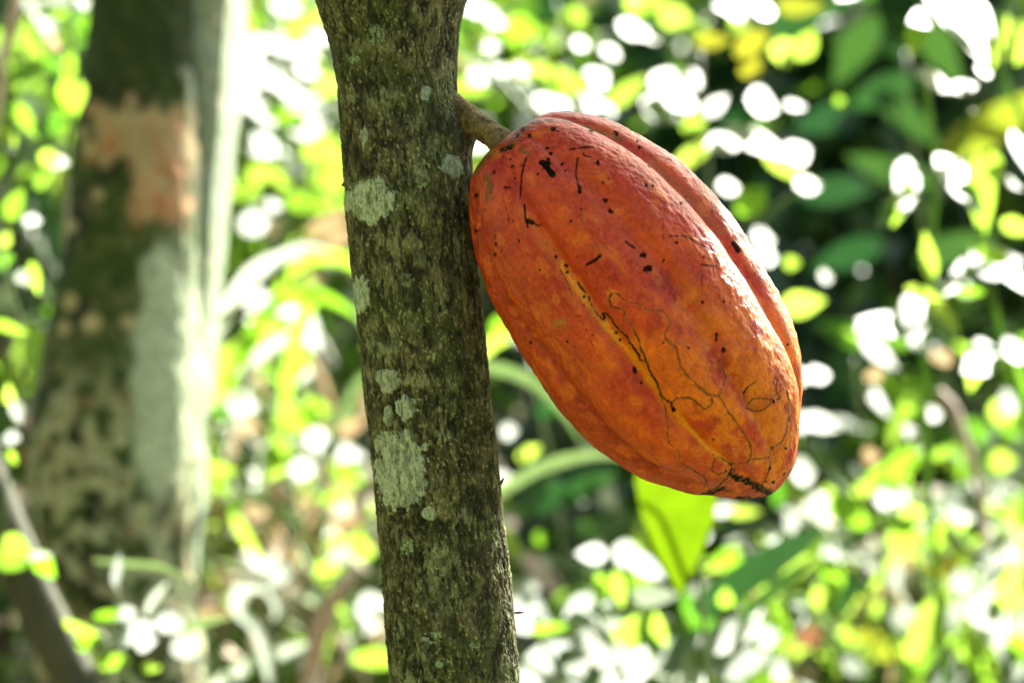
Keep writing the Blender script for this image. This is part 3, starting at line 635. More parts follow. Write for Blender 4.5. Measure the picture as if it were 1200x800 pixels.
# leaning stem at the lower left
def px_tube(pts, Y, sides=10, rough=.08, n=None):
    return tube([at(x, y, Y + dy) for x, y, r, dy in pts], [r * K * Y for x, y, r, dy in pts], sides, n, rough)
v, f = px_tube([(-70, 420, 24, 0), (-24, 545, 26, 0), (14, 640, 27, 0), (50, 720, 26, 0), (105, 830, 28, 0), (170, 960, 34, 0)], 1.86, 24, .05, 60)
tag(mesh_obj('leaning_trunk', v, f, M['mossy']), 'bare brown trunk leaning across the lower left corner in front of the mossy tree', 'trunk')
v, f = px_tube([(26, -40, 6, 0), (14, 20, 7.5, 0), (4, 70, 5, 0), (0, 110, 5, 0), (-14, 200, 4, 0)], 1.9, 10, .2, 40)
tag(mesh_obj('dead_twig', v, f, M['twig']), 'pale bare twig crossing the top left corner', 'twig')

# ---------------------------------------------------------------- plants with leaves one can point to
plant('seedling', 'plant', 'tall herb at the right edge with pairs of big sunlit pointed leaves', 
  [([(1120, 900), (1092, 620), (1082, 440), (1090, 330), (1096, 210), (1086, 110), (1082, 90)], 4.5), ([(1140, 130), (1128, 160), (1118, 190)], 4), ([(1150, 262), (1162, 340), (1176, 400), (1195, 470), (1215, 620), (1216, 900)], 4.5), ([(1096, 210), (1060, 195)], 3), ([(1096, 200), (1130, 190)], 3), ([(1092, 330), (1130, 350), (1160, 345)], 4)],
  [(1122, 20, 130, 70, -78, 'W'), (1150, 16, 60, 30, -70, 'W'), (1080, 22, 40, 26, 200, 'W'), (1072, 45, 46, 24, -100, 'Y'), (1098, 95, 60, 30, -10, 'W'), (1130, 102, 44, 18, 15, 'W'), (1152, 82, 22, 20, 90, 'W'),
   (1062, 218, 75, 34, -108, 'W'), (1056, 238, 60, 24, -110, 'Y'), (1040, 250, 44, 20, -130, 'W'), (1126, 216, 84, 48, -62, 'W'), (1150, 230, 100, 34, -86, 'Y'), (1168, 196, 40, 16, -80, 'Y'), (1185, 214, 36, 14, -20, 'W'),
   (1168, 306, 84, 42, 6, 'W'), (1128, 322, 80, 26, -145, 'W'), (1185, 322, 46, 30, -60, 'W'), (1160, 298, 50, 20, 160, 'Y'), (1192, 266, 40, 22, -20, 'Y'), (1088, 300, 60, 20, 100, 'Y'), (1085, 345, 50, 16, -20, 'Y'), (1110, 372, 50, 16, -52, 'Y'), (1138, 344, 44, 20, 0, 'Y'),
   (1072, 372, 60, 40, -110, 'W'), (1040, 380, 80, 30, 170, 'W'), (1016, 384, 40, 20, 190, 'W'), (1198, 180, 60, 26, -85, 'W'), (1150, 420, 60, 40, -160, 'W'), (1190, 410, 46, 30, 10, 'W'), (1142, 436, 50, 22, -100, 'Y')], 1.9, stemmat='lime_stem')
plant('seedling', 'plant', 'thin green stem with one drooping lime leaf in the top right corner', [([(1225, 260), (1205, 160), (1170, 60), (1190, -30)], 4)], [(1172, 50, 70, 14, -108, 'Y'), (1206, 50, 60, 28, -120, 'Y')], 2.0, stemmat='lime_stem')
plant('broadleaf_plant', 'plant', 'plant whose single broad lime green leaf hangs down below the pod', [([(838, 900), (822, 700), (812, 560), (800, 520)], 4)], [(794, 590, 226, 98, -88, 'H')], 1.75, mat='hang')
plant('strap_leaf_plant', 'plant', 'plant with a broad bluish green strap leaf slanting up below the pod tip', [([(790, 900), (800, 800), (816, 742)], 5)], [(876, 672, 156, 36, 46, 'Ts'), (905, 690, 110, 14, 50, 'Ts')], 2.0, mat='pale')
def blades(label, items, Y, mat='green', cat='grass clump', name='grass_clump'):
    """strap blades: (points px, half width px)"""
    bx, by = items[0][0][0]; root = empty(name, at(bx, by, Y), label, cat)
    for pts, hw, k in items:
        n = HALF if k == 'W' else (VIEW * .9 - SUN * .25)
        P3 = np.array([at(x, y, Y) for x, y in pts]); dl = -(np.diff(P3[:, 0]) * n[0] + np.diff(P3[:, 2]) * n[2]) / n[1]; dl = np.clip(dl, -.12, .12); off_ = np.r_[0, np.cumsum(dl)]; off_ -= off_.mean()
        P3 = np.array([at(x, y, Y + o_) for (x, y), o_ in zip(pts, off_)])
        C_ = catmull(P3, 16); T_ = np.gradient(C_, axis=0); T_ /= np.linalg.norm(T_, axis=1)[:, None]
        S_ = np.cross(T_, n / np.linalg.norm(n)); S_ /= np.linalg.norm(S_, axis=1)[:, None]
        wd = hw * K * Y * np.clip(np.sin(np.linspace(.45, math.pi, 16)) * 1.1, 0, 1)
        nn = np.cross(S_, T_)
        Vv = np.stack([C_ - S_ * wd[:, None] + nn * (wd * .25)[:, None], C_, C_ + S_ * wd[:, None] + nn * (wd * .25)[:, None]], 1).reshape(-1, 3)
        mesh_obj('blade', Vv, grid_faces(16, 3), M['dry'] if k == 'D' else M['pale'] if k == 'P' else M['fresh'] if k in 'YW' else M[mat], root, attrs={'tint': np.full(48, rng.random())})
plant('broadleaf_plant', 'plant', 'shaded plant with broad olive and teal leaves hanging in the dark upper right', [([(1130, 700), (1110, 420), (1080, 260), (1060, 60)], 4), ([(1080, 260), (1140, 180)], 3)],
  [(1165, 148, 130, 46, 32, 'Go', .4), (985, 222, 90, 36, 8, 'T'), (1062, 138, 100, 30, -52, 'T'), (930, 26, 120, 34, 15, 'T'), (1030, 110, 80, 40, 200, 'T'), (1100, 60, 90, 34, -70, 'T'), (1000, 60, 90, 40, -120, 'T'), (960, 140, 80, 36, 190, 'T'), (1040, 200, 110, 36, 160, 'T'), (1120, 290, 90, 36, 20, 'T'), (990, 300, 90, 36, -160, 'T')], 3.1, wmat='dark')
blades('arching pale grass blades between the slim trunk and the lower left side of the pod', [([(520, 470), (560, 432), (610, 440), (650, 470), (690, 530)], 7, 'P'), ([(540, 600), (590, 572), (640, 545), (700, 532), (740, 540)], 7, 'P'), ([(545, 430), (580, 400), (600, 400)], 8, 'Y')], 2.3)
blades('big arching grass blades catching the sun left of the slim trunk', [([(236, 440), (262, 370), (300, 316), (350, 300), (400, 318)], 9, 'W'), ([(300, 420), (340, 320), (395, 302), (440, 330), (470, 380)], 8, 'Y'), ([(260, 480), (300, 380), (350, 345), (390, 352), (430, 380)], 8, 'Y'), ([(230, 520), (270, 420), (310, 392), (360, 380)], 9, 'Y'), ([(330, 500), (345, 400), (365, 350), (360, 320)], 9, 'Y'), ([(280, 500), (285, 440), (330, 400), (372, 392), (396, 430)], 8, 'W'), ([(300, 330), (330, 300), (370, 290), (420, 310)], 6, 'W')], 2.5)
blades('curled white glowing blade in the leaf litter at the bottom left', [([(316, 800), (300, 740), (276, 716), (284, 690), (308, 690), (324, 712), (318, 728)], 11, 'W'), ([(240, 810), (290, 780), (330, 764), (372, 750)], 10, 'W')], 2.4)
blades('dry pale stalks crossing in front of the mossy tree foot', [([(110, 656), (150, 660), (190, 664), (228, 684)], 4, 'P'), ([(170, 722), (180, 702), (198, 680)], 5, 'W'), ([(210, 740), (240, 728), (275, 722)], 5, 'P')], 1.88)
v, f = px_tube([(352, 860, 11, 0), (366, 780, 11, 0), (378, 730, 11, 0), (396, 694, 9, 0), (420, 660, 6, 0)], 2.35, 10, .12, 30)
tag(mesh_obj('dead_stick', v, f, M['twig']), 'thick pale stick slanting up just left of the slim trunk foot', 'stick')
v, f = px_tube([(1100, 458, 5, 0), (1118, 480, 6, 0), (1132, 520, 6, 0), (1148, 570, 5, 0), (1155, 640, 5, 0)], 2.3, 8, .2, 30)
tag(mesh_obj('dead_stalk', v, f, M['twig']), 'brown dry stalk hanging among dark leaves right of the pod', 'stalk')
v, f = px_tube([(1098, 612, 5, 0), (1130, 640, 6, 0), (1165, 662, 6, 0), (1230, 700, 6, 0)], 2.5, 8, .2, 30)
tag(mesh_obj('fallen_twig', v, f, M['brownbark']), 'thin brown twig slanting down at the lower right edge', 'twig')
plant('vine', 'vine', 'lime leaved vine hanging beside the mossy tree in the upper left', [([(88, -60), (84, 20), (88, 90), (80, 160), (60, 260)], 2.5)],
  [(72, 2, 44, 26, 200, 'W'), (66, 8, 60, 30, 190, 'Y'), (98, 4, 20, 14, -60, 'W'), (82, 76, 38, 16, -86, 'Y'), (80, 114, 46, 26, -70, 'Y'), (92, 112, 36, 18, -100, 'Y'), (29, 140, 50, 20, -60, 'Y'), (58, 186, 28, 22, -20, 'Y'), (18, 170, 30, 18, 180, 'W'), (68, 190, 20, 18, 0, 'W'), (6, 165, 30, 22, 160, 'Y'), (32, 180, 22, 16, 10, 'W'), (62, 50, 26, 16, -60, 'D'), (12, 92, 16, 14, 0, 'Y'), (60, 145, 40, 26, 10, 'G'), (34, 82, 60, 18, 20, 'G')], 1.9)
plant('vine', 'vine', 'green vine leaves at the left edge beside the foot of the mossy tree', [([(-20, 240), (10, 330), (30, 420), (12, 520), (0, 700)], 2.5)],
  [(12, 384, 46, 14, -20, 'Y'), (28, 328, 26, 14, -60, 'W'), (38, 258, 18, 16, 0, 'W'), (20, 482, 30, 12, -60, 'W'), (14, 513, 16, 16, 0, 'W'), (10, 462, 26, 16, 100, 'Y'), (14, 536, 18, 10, -70, 'Y'), (40, 326, 40, 16, -80, 'Y'), (4, 305, 30, 20, 20, 'G'), (16, 240, 40, 26, 60, 'G'), (50, 210, 30, 24, 30, 'G'), (6, 280, 22, 18, 80, 'Y'), (20, 640, 42, 26, -30, 'Y'), (52, 662, 40, 28, -50, 'Y'), (44, 650, 30, 8, 0, 'W'), (12, 655, 50, 30, -10, 'G')], 1.8)
plant('low_plant', 'plant', 'low lime leaved plant in the bottom left corner', [([(160, 880), (130, 790), (118, 740), (70, 728)], 2.5), ([(160, 880), (150, 790), (150, 710)], 2.5)],
  [(70, 775, 46, 20, -18, 'Y'), (132, 774, 50, 22, 4, 'Y'), (102, 752, 32, 26, -10, 'Y'), (92, 736, 56, 12, -18, 'Y'), (125, 722, 40, 16, 20, 'Y'), (176, 782, 24, 14, 0, 'Y'), (90, 790, 34, 18, -80, 'Y'), (163, 738, 30, 24, 20, 'W'), (140, 752, 22, 12, -30, 'W'), (200, 730, 34, 20, -20, 'W'), (218, 758, 34, 24, -40, 'W'), (148, 718, 24, 14, 0, 'W'), (172, 752, 18, 18, 0, 'W')], 1.86)
plant('leaf_tip', 'leaf', 'small brilliant white upright leaf tip before the dark foot of the mossy tree', [([(140, 760), (138, 700), (137, 684)], 1.5)], [(137, 667, 34, 9, 92, 'W')], 1.8)
plant('broadleaf_shrub', 'shrub', 'shrub with large glaring white leaves along the bottom under the pod', [([(740, 930), (735, 820), (720, 760), (690, 700)], 5), ([(740, 900), (790, 790), (840, 740)], 4), ([(700, 900), (650, 780), (620, 720)], 4)],
  [(693, 648, 36, 20, 170, 'W'), (738, 650, 44, 28, -20, 'W'), (758, 664, 50, 22, -30, 'W'), (768, 697, 62, 22, -12, 'W'), (690, 712, 60, 34, 10, 'W'), (712, 752, 110, 50, 20, 'W'), (650, 775, 90, 44, 15, 'W'), (690, 780, 80, 46, -20, 'W'), (620, 722, 60, 40, -30, 'W'), (740, 790, 70, 44, 50, 'W'), (800, 762, 80, 36, 20, 'W'), (860, 742, 90, 30, 8, 'W'), (870, 774, 90, 32, 4, 'W'), (820, 778, 50, 36, 30, 'W'), (765, 750, 50, 22, -50, 'W'),
   (768, 735, 54, 24, -60, 'Y'), (742, 740, 40, 50, 80, 'Y'), (832, 790, 60, 30, 60, 'Y'), (725, 690, 46, 16, -80, 'Y'), (705, 690, 22, 40, 0, 'Y'), (850, 700, 24, 20, 90, 'Y'), (645, 735, 50, 14, 10, 'Y'), (698, 798, 40, 20, 20, 'Y')], 1.95)
plant('broadleaf_shrub', 'shrub', 'sunlit shrub with yellow and white leaves just above and right of the pod shoulder', [([(900, 480), (850, 330), (830, 200), (820, 60)], 3), ([(850, 330), (900, 250), (960, 215)], 3)],
  [(835, 48, 40, 22, 0, 'Yo'), (884, 48, 58, 28, 38, 'Yo'), (880, 82, 30, 28, -60, 'Yo'), (918, 62, 34, 30, -80, 'Y'), (944, 52, 40, 28, 60, 'Y'), (938, 8, 60, 24, 0, 'Yo'), (894, 122, 40, 40, -10, 'W'), (932, 124, 28, 12, 0, 'W'), (812, 92, 28, 22, -60, 'W'), (840, 122, 46, 18, 45, 'W'), (812, 146, 28, 28, 0, 'Y'), (850, 168, 52, 26, 15, 'W'), (890, 168, 90, 30, -22, 'W'), (918, 192, 66, 26, -42, 'Y'), (936, 178, 40, 30, 30, 'W'), (948, 216, 38, 22, 10, 'W'), (815, 178, 60, 22, 40, 'Y'), (795, 110, 46, 50, 60, 'W'), (775, 130, 50, 40, -20, 'W'), (882, 234, 46, 36, 40, 'Y'), (852, 218, 22, 26, 90, 'W'), (895, 280, 28, 28, 0, 'W'), (928, 308, 18, 16, 0, 'Y'), (940, 356, 46, 30, 10, 'Y'), (968, 324, 18, 16, 0, 'W'), (900, 300, 24, 24, 0, 'W'), (984, 118, 12, 12, 0, 'Y'), (957, 438, 20, 30, 90, 'W'), (935, 440, 20, 30, 90, 'W')], 2.3)
plant('broadleaf_shrub', 'shrub', 'dark shrub with scattered white leaf glints right of the pod tip', [([(1040, 760), (1030, 600), (1010, 500), (1000, 420)], 3)],
  [(1030, 412, 56, 26, -42, 'W'), (1028, 470, 44, 18, -55, 'W'), (965, 495, 56, 20, -10, 'W'), (940, 494, 40, 22, 5, 'W'), (1095, 484, 30, 16, 8, 'W'), (1075, 516, 44, 18, -50, 'W'), (1106, 530, 30, 12, 30, 'Y'), (1064, 480, 18, 16, 0, 'Y'), (1012, 572, 30, 20, 20, 'Y'), (1025, 555, 24, 14, 50, 'Y'), (992, 590, 34, 20, 0, 'Y'), (1004, 556, 18, 18, 0, 'W'), (1040, 586, 36, 20, -15, 'W'), (1060, 580, 22, 16, 0, 'W'), (942, 552, 34, 30, 0, 'W'), (960, 590, 26, 40, 90, 'W'), (1180, 470, 30, 26, 70, 'W'), (1176, 478, 40, 30, 70, 'Y'), (1168, 576, 30, 18, 40, 'W'), (1146, 568, 20, 18, 0, 'W'), (1176, 540, 34, 30, 0, 'Y'), (1104, 418, 18, 26, 60, 'D'), (1025, 440, 16, 22, -60, 'D'), (1020, 535, 20, 22, 0, 'D')], 2.4)
plant('broadleaf_shrub', 'shrub', 'lime shrub with round white glints in the lower right corner', [([(1080, 900), (1050, 760), (1030, 660)], 3), ([(1080, 900), (1140, 720), (1170, 620)], 3)],
  [(905, 626, 22, 20, 0, 'W'), (928, 612, 20, 22, 0, 'W'), (976, 646, 32, 22, 0, 'W'), (1020, 661, 14, 14, 0, 'W'), (1055, 678, 24, 26, 0, 'W'), (1060, 728, 30, 40, -90, 'W'), (1117, 726, 26, 34, -90, 'W'), (1002, 778, 40, 26, -40, 'W'), (920, 784, 36, 20, 0, 'W'), (1130, 678, 44, 20, 10, 'W'), (1160, 710, 70, 36, 10, 'W'), (1180, 740, 60, 50, 60, 'W'), (1186, 770, 50, 50, 0, 'W'), (1110, 790, 60, 36, 0, 'W'), (1160, 652, 22, 22, 0, 'W'), (1188, 646, 22, 18, 0, 'W'), (965, 700, 30, 30, 0, 'Y'), (930, 662, 60, 30, 20, 'Y'), (995, 600, 60, 36, -40, 'Y'), (1060, 625, 50, 34, 70, 'Y'), (1100, 626, 40, 26, 60, 'Y'), (1088, 730, 100, 40, 62, 'Y'), (1080, 770, 60, 40, 80, 'G'), (1108, 664, 50, 26, 30, 'Yo'), (1140, 760, 60, 30, -20, 'Y'), (1180, 690, 60, 26, 80, 'Y'), (975, 680, 60, 30, -80, 'Y'), (990, 690, 30, 70, 0, 'T'), (950, 745, 30, 26, 40, 'R'), (1042, 765, 40, 24, -20, 'Yo'), (1020, 745, 30, 20, 0, 'Yo'), (1070, 600, 30, 20, 0, 'Y'), (1196, 760, 40, 40, 0, 'Y'), (900, 745, 30, 20, 0, 'W'), (940, 720, 30, 24, 0, 'W'), (880, 720, 44, 20, 20, 'W')], 2.35)
plant('broadleaf_shrub', 'shrub', 'shrub of soft lime and white leaf discs behind the fork of the slim trunk', [([(700, 300), (690, 200), (670, 90), (650, 0)], 3), ([(690, 200), (610, 120), (560, 60)], 3)],
  [(672, 18, 28, 30, 90, 'Y'), (672, 18, 14, 16, 90, 'W'), (681, 52, 20, 18, 0, 'W'), (755, 2, 46, 30, 0, 'Y'), (755, 0, 26, 18, 0, 'W'), (742, 36, 38, 26, -20, 'W'), (768, 42, 38, 20, 0, 'W'), (716, 60, 22, 24, 60, 'W'), (582, 26, 24, 16, 0, 'W'), (612, 36, 44, 40, 0, 'Y'), (575, 54, 20, 18, 0, 'W'), (612, 82, 20, 14, 0, 'W'), (600, 90, 60, 14, -30, 'W'), (650, 86, 60, 20, -15, 'Y'), (666, 102, 60, 24, 10, 'Y'), (700, 92, 34, 30, 40, 'W'), (650, 122, 70, 28, 20, 'W'), (690, 122, 60, 24, 0, 'W'), (712, 130, 20, 20, 0, 'W'), (736, 106, 60, 22, 40, 'Y'), (560, 10, 24, 40, 90, 'W'), (560, 90, 26, 20, 60, 'W'), (548, 100, 26, 50, 80, 'Y'), (575, 215, 16, 40, 90, 'W'), (560, 165, 30, 30, 0, 'W'), (780, 96, 44, 34, 60, 'W'), (792, 20, 40, 30, -10, 'Y')], 2.6)
plant('broadleaf_shrub', 'shrub', 'dark teal shrub with bright leaf glints in the gap under the lower left flank', [([(680, 760), (660, 640), (640, 520), (620, 420)], 3)],
  [(598, 505, 20, 18, 0, 'W'), (588, 384, 26, 26, 0, 'Y'), (620, 530, 30, 16, 30, 'Y'), (590, 560, 22, 16, 0, 'W'), (674, 582, 22, 30, 90, 'W'), (712, 582, 34, 22, -50, 'W'), (614, 600, 20, 18, 0, 'W'), (636, 630, 20, 18, 0, 'Y'), (644, 655, 18, 16, 0, 'W'), (690, 570, 60, 30, 30, 'T'), (640, 580, 60, 40, 20, 'T'), (700, 620, 60, 30, 10, 'T'), (604, 690, 22, 50, 90, 'W'), (640, 480, 26, 26, 0, 'T'), (850, 596, 30, 12, 10, 'W'), (872, 600, 40, 12, 0, 'Y'), (856, 652, 30, 26, 60, 'Y'), (826, 626, 14, 14, 0, 'W')], 2.5)
plant('broadleaf_shrub', 'shrub', 'dazzling white and lime shrub filling the gap right of the mossy tree near the top', [([(330, 560), (335, 330), (325, 150), (310, -20)], 4), ([(335, 330), (370, 200), (385, 60)], 3)],
  [(336, 10, 30, 26, 0, 'W'), (372, 42, 22, 26, 90, 'W'), (356, 30, 40, 26, 60, 'Y'), (310, 60, 60, 40, 0, 'W'), (350, 62, 40, 36, 0, 'W'), (300, 85, 60, 60, 0, 'W'), (330, 105, 40, 30, 0, 'W'), (290, 130, 40, 60, 80, 'W'), (318, 108, 30, 30, 0, 'W'), (302, 142, 44, 34, 0, 'W'), (358, 120, 30, 44, 90, 'W'), (362, 150, 40, 30, 20, 'W'), (310, 172, 50, 26, -10, 'W'), (345, 75, 30, 50, 80, 'W'), (384, 100, 30, 30, 0, 'Y'), (378, 175, 40, 50, 80, 'Y'), (340, 130, 30, 70, 90, 'Y'), (300, 205, 60, 26, 10, 'Y'), (334, 210, 26, 22, 0, 'Y'), (390, 205, 36, 60, 80, 'Y'), (360, 235, 30, 60, 80, 'Y'), (300, 262, 34, 30, 0, 'W'), (322, 240, 18, 18, 0, 'W'), (320, 265, 18, 20, 90, 'D'), (282, 222, 50, 24, -20, 'Y'), (384, 262, 60, 24, 25, 'D'), (398, 278, 40, 24, 30, 'D'), (388, 20, 30, 40, 60, 'Y'), (290, 30, 40, 36, 0, 'Y'), (365, 330, 18, 18, 0, 'D')], 2.9)
plant('broadleaf_shrub', 'shrub', 'mixed lime, white and brown plant halfway up, left of the slim trunk', [([(330, 860), (335, 640), (330, 500)], 3), ([(335, 640), (390, 560), (420, 480)], 3)],
  [(302, 352, 30, 28, 0, 'W'), (334, 360, 22, 20, 0, 'W'), (304, 375, 26, 18, 0, 'W'), (360, 385, 60, 26, -55, 'W'), (266, 466, 26, 38, 80, 'W'), (286, 476, 30, 24, -10, 'W'), (288, 430, 24, 22, 0, 'D'), (280, 440, 40, 22, -20, 'R'), (352, 436, 28, 22, 0, 'W'), (350, 424, 34, 30, 40, 'Y'), (398, 530, 60, 22, -12, 'W'), (372, 512, 26, 20, 0, 'W'), (355, 550, 28, 22, 0, 'W'), (350, 490, 56, 34, 10, 'Y'), (325, 530, 40, 40, 80, 'Y'), (322, 548, 34, 26, 0, 'Y'), (256, 550, 44, 18, -8, 'Y'), (294, 564, 22, 24, 0, 'W'), (390, 582, 50, 14, 5, 'Y'), (405, 555, 46, 30, -30, 'G'), (328, 672, 24, 24, 0, 'W'), (400, 650, 18, 44, -80, 'W'), (392, 636, 20, 30, -80, 'Y'), (344, 770, 26, 38, -85, 'W'), (230, 770, 44, 22, -30, 'W'), (434, 710, 28, 28, 0, 'W'), (436, 732, 26, 14, 0, 'W'), (440, 770, 24, 60, 90, 'Y'), (288, 630, 70, 14, -60, 'Y'), (300, 660, 50, 16, -20, 'W'), (250, 720, 50, 14, 5, 'D'), (410, 610, 60, 18, 20, 'D'), (370, 480, 40, 30, 0, 'Y'), (412, 500, 36, 20, 30, 'D'), (300, 600, 30, 20, 0, 'D'), (290, 500, 26, 18, 0, 'D'), (420, 640, 30, 40, 80, 'Y')], 2.6)

def tuft(label, x0, x1, y0, y1, n, Y, kinds, seed, hw=(2.5, 5.5), ln=(60, 150)):
    r = np.random.default_rng(seed); it = []
    for i in range(n):
        x, y = r.uniform(x0, x1), r.uniform(y0, y1); l = r.uniform(*ln); s = r.choice([-1, 1]) * r.uniform(.15, 1.1); 
        it.append(([(x, y + l), (x + s * l * .25, y + l * .45), (x + s * l * .6, y + l * .12), (x + s * l * 1.0, y + l * .2)], r.uniform(*hw), kinds[r.integers(len(kinds))]))
    blades(label, it, Y)
tuft('tangle of straw coloured and green grass in the lower gap between the two trunks', 240, 430, 560, 760, 46, 2.75, 'DDDWPY', 71)
tuft('thin tangle of pale grass at mid height between the two trunks', 250, 420, 400, 560, 34, 2.85, 'DWPPY', 72)
tuft('lime grass tuft at the right edge below the tall herb', 1080, 1220, 560, 740, 26, 2.5, 'YPW', 73)
tuft('grass tuft with straw blades below the pod tip', 880, 1060, 640, 780, 26, 2.6, 'YDPY', 74)
# ---------------------------------------------------------------- shrubs and saplings filling the slope behind
def shrub(name, cat, label, px, pyc, Y, rx, rz, n, ln, mats, seed, group=None, updown=.5, facing=None, aspect=.45, shp=None, ry=None):
    c = at(px, pyc, Y); gz = float(ground(c[0], c[1])); root = empty(name, (c[0], c[1], gz), label, cat, group)
    r = np.random.default_rng(seed); ry = ry or rx
    for k in range(4):
        e_ = c + np.array([r.uniform(-.6, .6) * rx, r.uniform(-.5, .5) * ry, r.uniform(0, .6) * rz]); b0 = np.array([c[0] + r.uniform(-.05, .05), c[1], gz - .02])
        v, f = tube([b0, (b0 + e_) / 2 + r.uniform(-.05, .05, 3), e_], [.009, .007, .003], 7, 10); mesh_obj('stem', v, f, M['brownbark'], root)
    for mt, share in mats:
        v, F, t = leaves_mesh(scatter_leaves(c, (rx, ry, rz), max(3, int(n * share * .62)), ln * 1.6, updown=updown, seed=seed + hash_(mt), aspect=aspect, shell=.05, shp=shp, facing=facing))
        mesh_obj('foliage', v, F, M[mt], root, attrs={'tint': t})
def hash_(s): return sum(ord(ch) for ch in s)
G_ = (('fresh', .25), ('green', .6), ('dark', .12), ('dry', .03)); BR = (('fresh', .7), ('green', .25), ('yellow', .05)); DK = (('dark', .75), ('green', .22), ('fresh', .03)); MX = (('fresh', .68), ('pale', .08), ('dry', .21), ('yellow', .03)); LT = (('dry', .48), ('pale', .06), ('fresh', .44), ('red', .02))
SH = [
 ('shrub', 'shrub', 'dim green shrub behind the vine at the upper left edge', 10, 120, 3.0, .25, .28, 260, .06, G_),
 ('shrub', 'shrub', 'dim green shrub at the left edge level with the middle of the mossy tree', -10, 380, 2.9, .26, .28, 300, .055, G_),
 ('shrub', 'shrub', 'bright lime shrub glowing behind the gap between the two trunks near the top', 330, 90, 3.6, .34, .30, 520, .055, BR),
 ('shrub', 'shrub', 'lime shrub lower in the gap between the two trunks', 340, 270, 3.5, .3, .22, 380, .05, BR),
 ('shrub', 'shrub', 'ragged lime and brown shrub left of the slim trunk at its middle', 330, 440, 3.4, .32, .16, 300, .05, MX),
 ('shrub', 'shrub', 'ragged straw coloured shrub left of the slim trunk near its foot', 320, 620, 3.0, .32, .14, 260, .05, LT),
 ('shrub', 'shrub', 'low straw and lime shrub at the bottom beneath the two trunks gap', 250, 780, 2.8, .3, .14, 320, .045, MX),
 ('shrub', 'shrub', 'low litter covered shrub along the bottom just left of the slim trunk', 410, 770, 2.9, .22, .16, 260, .045, LT),
 ('shrub', 'shrub', 'lime and green shrub behind the stalk of the pod', 620, 100, 4.9, .42, .36, 380, .075, (('fresh', .5), ('green', .45), ('dry', .05))),
 ('shrub', 'shrub', 'bright shrub showing above the shoulder of the pod', 760, 60, 5.0, .42, .38, 400, .075, (('fresh', .55), ('green', .45))),
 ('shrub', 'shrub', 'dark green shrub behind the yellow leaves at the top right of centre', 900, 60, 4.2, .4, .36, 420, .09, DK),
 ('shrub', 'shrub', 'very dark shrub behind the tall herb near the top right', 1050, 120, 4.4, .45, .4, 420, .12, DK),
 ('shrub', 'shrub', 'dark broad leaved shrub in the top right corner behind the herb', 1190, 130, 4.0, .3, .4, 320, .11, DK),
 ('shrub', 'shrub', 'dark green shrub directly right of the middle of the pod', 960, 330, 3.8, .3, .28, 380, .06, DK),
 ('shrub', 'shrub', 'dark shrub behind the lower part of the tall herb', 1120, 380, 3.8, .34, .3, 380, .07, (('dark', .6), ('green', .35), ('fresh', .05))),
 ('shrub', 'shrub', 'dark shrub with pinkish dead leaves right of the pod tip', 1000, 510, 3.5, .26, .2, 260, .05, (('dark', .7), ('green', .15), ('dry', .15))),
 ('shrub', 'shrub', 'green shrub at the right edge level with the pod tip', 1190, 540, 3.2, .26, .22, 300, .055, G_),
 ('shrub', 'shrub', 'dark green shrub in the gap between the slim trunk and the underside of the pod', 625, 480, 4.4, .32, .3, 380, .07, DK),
 ('shrub', 'shrub', 'dark green shrub beneath the pod beside the slim trunk', 670, 600, 4.1, .3, .22, 300, .06, DK),
 ('shrub', 'shrub', 'green shrub behind the hanging broad leaf under the pod', 800, 640, 3.3, .22, .2, 240, .06, (('dark', .6), ('green', .4))),
 ('shrub', 'shrub', 'sunny low shrub below the pod tip', 930, 690, 3.0, .26, .16, 360, .05, BR),
 ('shrub', 'shrub', 'sunny lime shrub at the bottom right of centre', 1060, 720, 2.9, .24, .16, 360, .045, MX),
 ('shrub', 'shrub', 'sunny lime shrub in the bottom right corner', 1190, 730, 2.8, .2, .18, 300, .045, BR),
 ('shrub', 'shrub', 'low bright shrub along the bottom under the hanging broad leaf', 720, 790, 2.7, .3, .1, 260, .05, BR),
 ('shrub', 'shrub', 'low green shrub along the bottom under the pod tip', 920, 800, 2.7, .26, .1, 240, .045, (('fresh', .5), ('green', .35), ('red', .05), ('yellow', .1))),
 ('shrub', 'shrub', 'dark shrub in the shadow behind the leaning trunk', 40, 680, 2.9, .22, .2, 200, .05, DK),
]
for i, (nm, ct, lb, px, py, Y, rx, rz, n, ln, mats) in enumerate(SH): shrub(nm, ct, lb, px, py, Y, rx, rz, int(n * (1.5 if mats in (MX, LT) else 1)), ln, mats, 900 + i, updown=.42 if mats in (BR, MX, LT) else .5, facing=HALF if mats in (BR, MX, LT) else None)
# ground cover and fallen leaves on the slope: nobody could count them
def cover(name, n, size, mt, y0, y1, seed, label, up=.55, lift_=.06):
    r = np.random.default_rng(seed); it = []
    ys = y0 + (y1 - y0) * r.random(n) ** 1.3; xs = r.uniform(-1, 1, n) * (.24 * ys + .25); zs = ground(xs, ys) + r.random(n) * lift_
    for i in range(n):
        x, y, z = xs[i], ys[i], zs[i]
        a = r.uniform(0, 2 * math.pi); d = np.array([math.cos(a), math.sin(a), r.uniform(-.3, .5)]); nn = np.array([0, -.25, 1.0]) + r.standard_normal(3) * up * .7; d /= np.linalg.norm(d); nn -= d * (d @ nn); nn /= np.linalg.norm(nn)
        l_ = size * r.uniform(.5, 1.3) * (.6 + .13 * y)
        it.append((np.array([x, y, z]), d * l_, np.cross(d, nn) * l_ * .24, nn, r.uniform(-.2, .4), r.uniform(0, .5), None))
    v, F, t = leaves_mesh(it); o = mesh_obj(name, v, F, M[mt], attrs={'tint': t}); tag(o, label, 'ground cover', kind='stuff')
cover('ground_cover', 2600, .055, 'green', 2.2, 9, 1001, 'low green plants covering the slope', .6, .12)
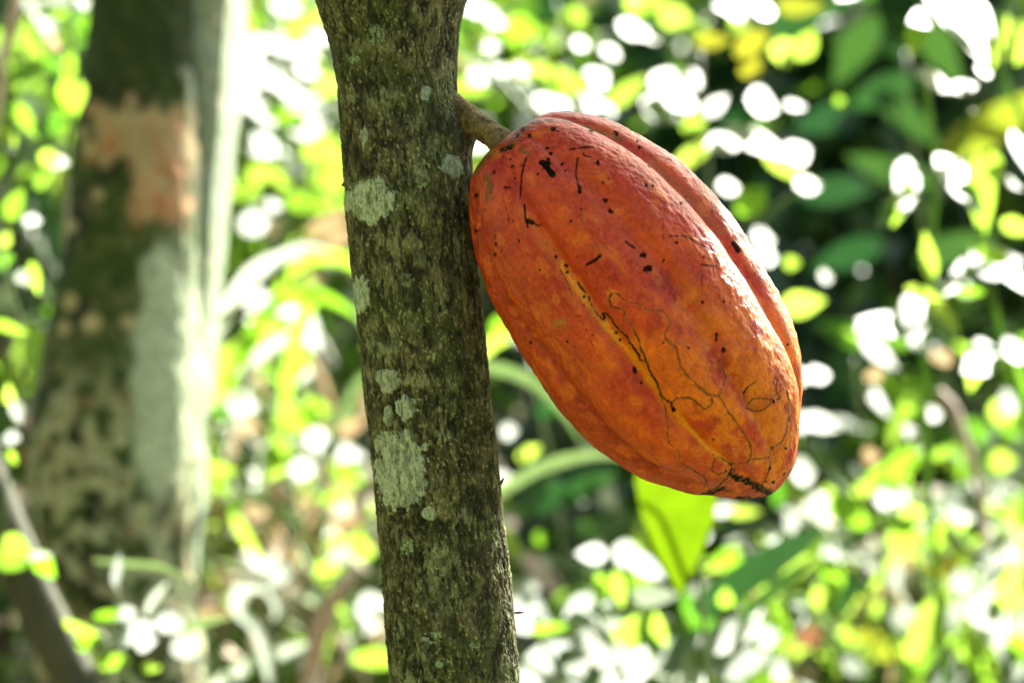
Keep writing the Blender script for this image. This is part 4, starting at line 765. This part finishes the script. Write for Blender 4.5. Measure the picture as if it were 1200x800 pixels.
cover('sunlit_ground_cover', 1500, .05, 'fresh', 2.2, 8, 1002, 'low lime green plants covering the slope', .6, .14)
cover('leaf_litter', 3000, .05, 'dry', 2.0, 7, 1003, 'dry fallen leaves lying on the slope', .5, .03)
cover('forest_floor_plants', 2200, .16, 'dark', 5.0, 14, 1004, 'deep green undergrowth on the far slope', .5, .5)

# ---------------------------------------------------------------- light
w = bpy.data.worlds.new('World'); scn.world = w; w.use_nodes = True
nt = w.node_tree; bg = nt.nodes['Background']; sky = nt.nodes.new('ShaderNodeTexSky'); sky.sky_type = 'NISHITA'; sky.sun_disc = False
elev = math.asin(SUN[2]); az = math.atan2(SUN[0], SUN[1])
sky.sun_elevation = elev; sky.sun_rotation = az; sky.dust_density = 4.0; sky.air_density = 1.0; sky.ozone_density = .6
bg.inputs['Strength'].default_value = .068
nt.links.new(sky.outputs[0], bg.inputs['Color'])
sl = bpy.data.lights.new('sun', 'SUN'); sl.energy = 5.0; sl.angle = math.radians(.53); sl.color = (1, .97, .92)
so = bpy.data.objects.new('sun', sl); COL.objects.link(so)
so.rotation_euler = Vector((-SUN[0], -SUN[1], -SUN[2])).to_track_quat('-Z', 'Y').to_euler(); so.location = (2, 4, 6)

# ---------------------------------------------------------------- camera
cam = bpy.data.cameras.new('camera'); co = bpy.data.objects.new('camera', cam); COL.objects.link(co)
co.location = (0, 0, H); co.rotation_euler = (math.radians(90), 0, 0)
cam.lens = 85; cam.sensor_width = 36; cam.clip_start = .05; cam.clip_end = 500
cam.dof.use_dof = True; cam.dof.focus_distance = D0 - .045; cam.dof.aperture_fstop = 6.8; cam.dof.aperture_blades = 0
scn.camera = co
scn.view_settings.view_transform = 'Standard'; scn.view_settings.look = 'None'; scn.view_settings.gamma = 1; scn.view_settings.exposure = 2.8; scn.view_settings.use_white_balance = True; scn.view_settings.white_balance_temperature = 6700; scn.view_settings.white_balance_tint = 4
scn.render.engine = 'CYCLES'
cy = scn.cycles; cy.use_denoising = True; cy.max_bounces = 8; cy.diffuse_bounces = 3; cy.glossy_bounces = 2; cy.transmission_bounces = 4; cy.transparent_max_bounces = 4; cy.sample_clamp_indirect = 6; cy.caustics_reflective = False; cy.caustics_refractive = False
cy.use_adaptive_sampling = True; cy.adaptive_threshold = .01
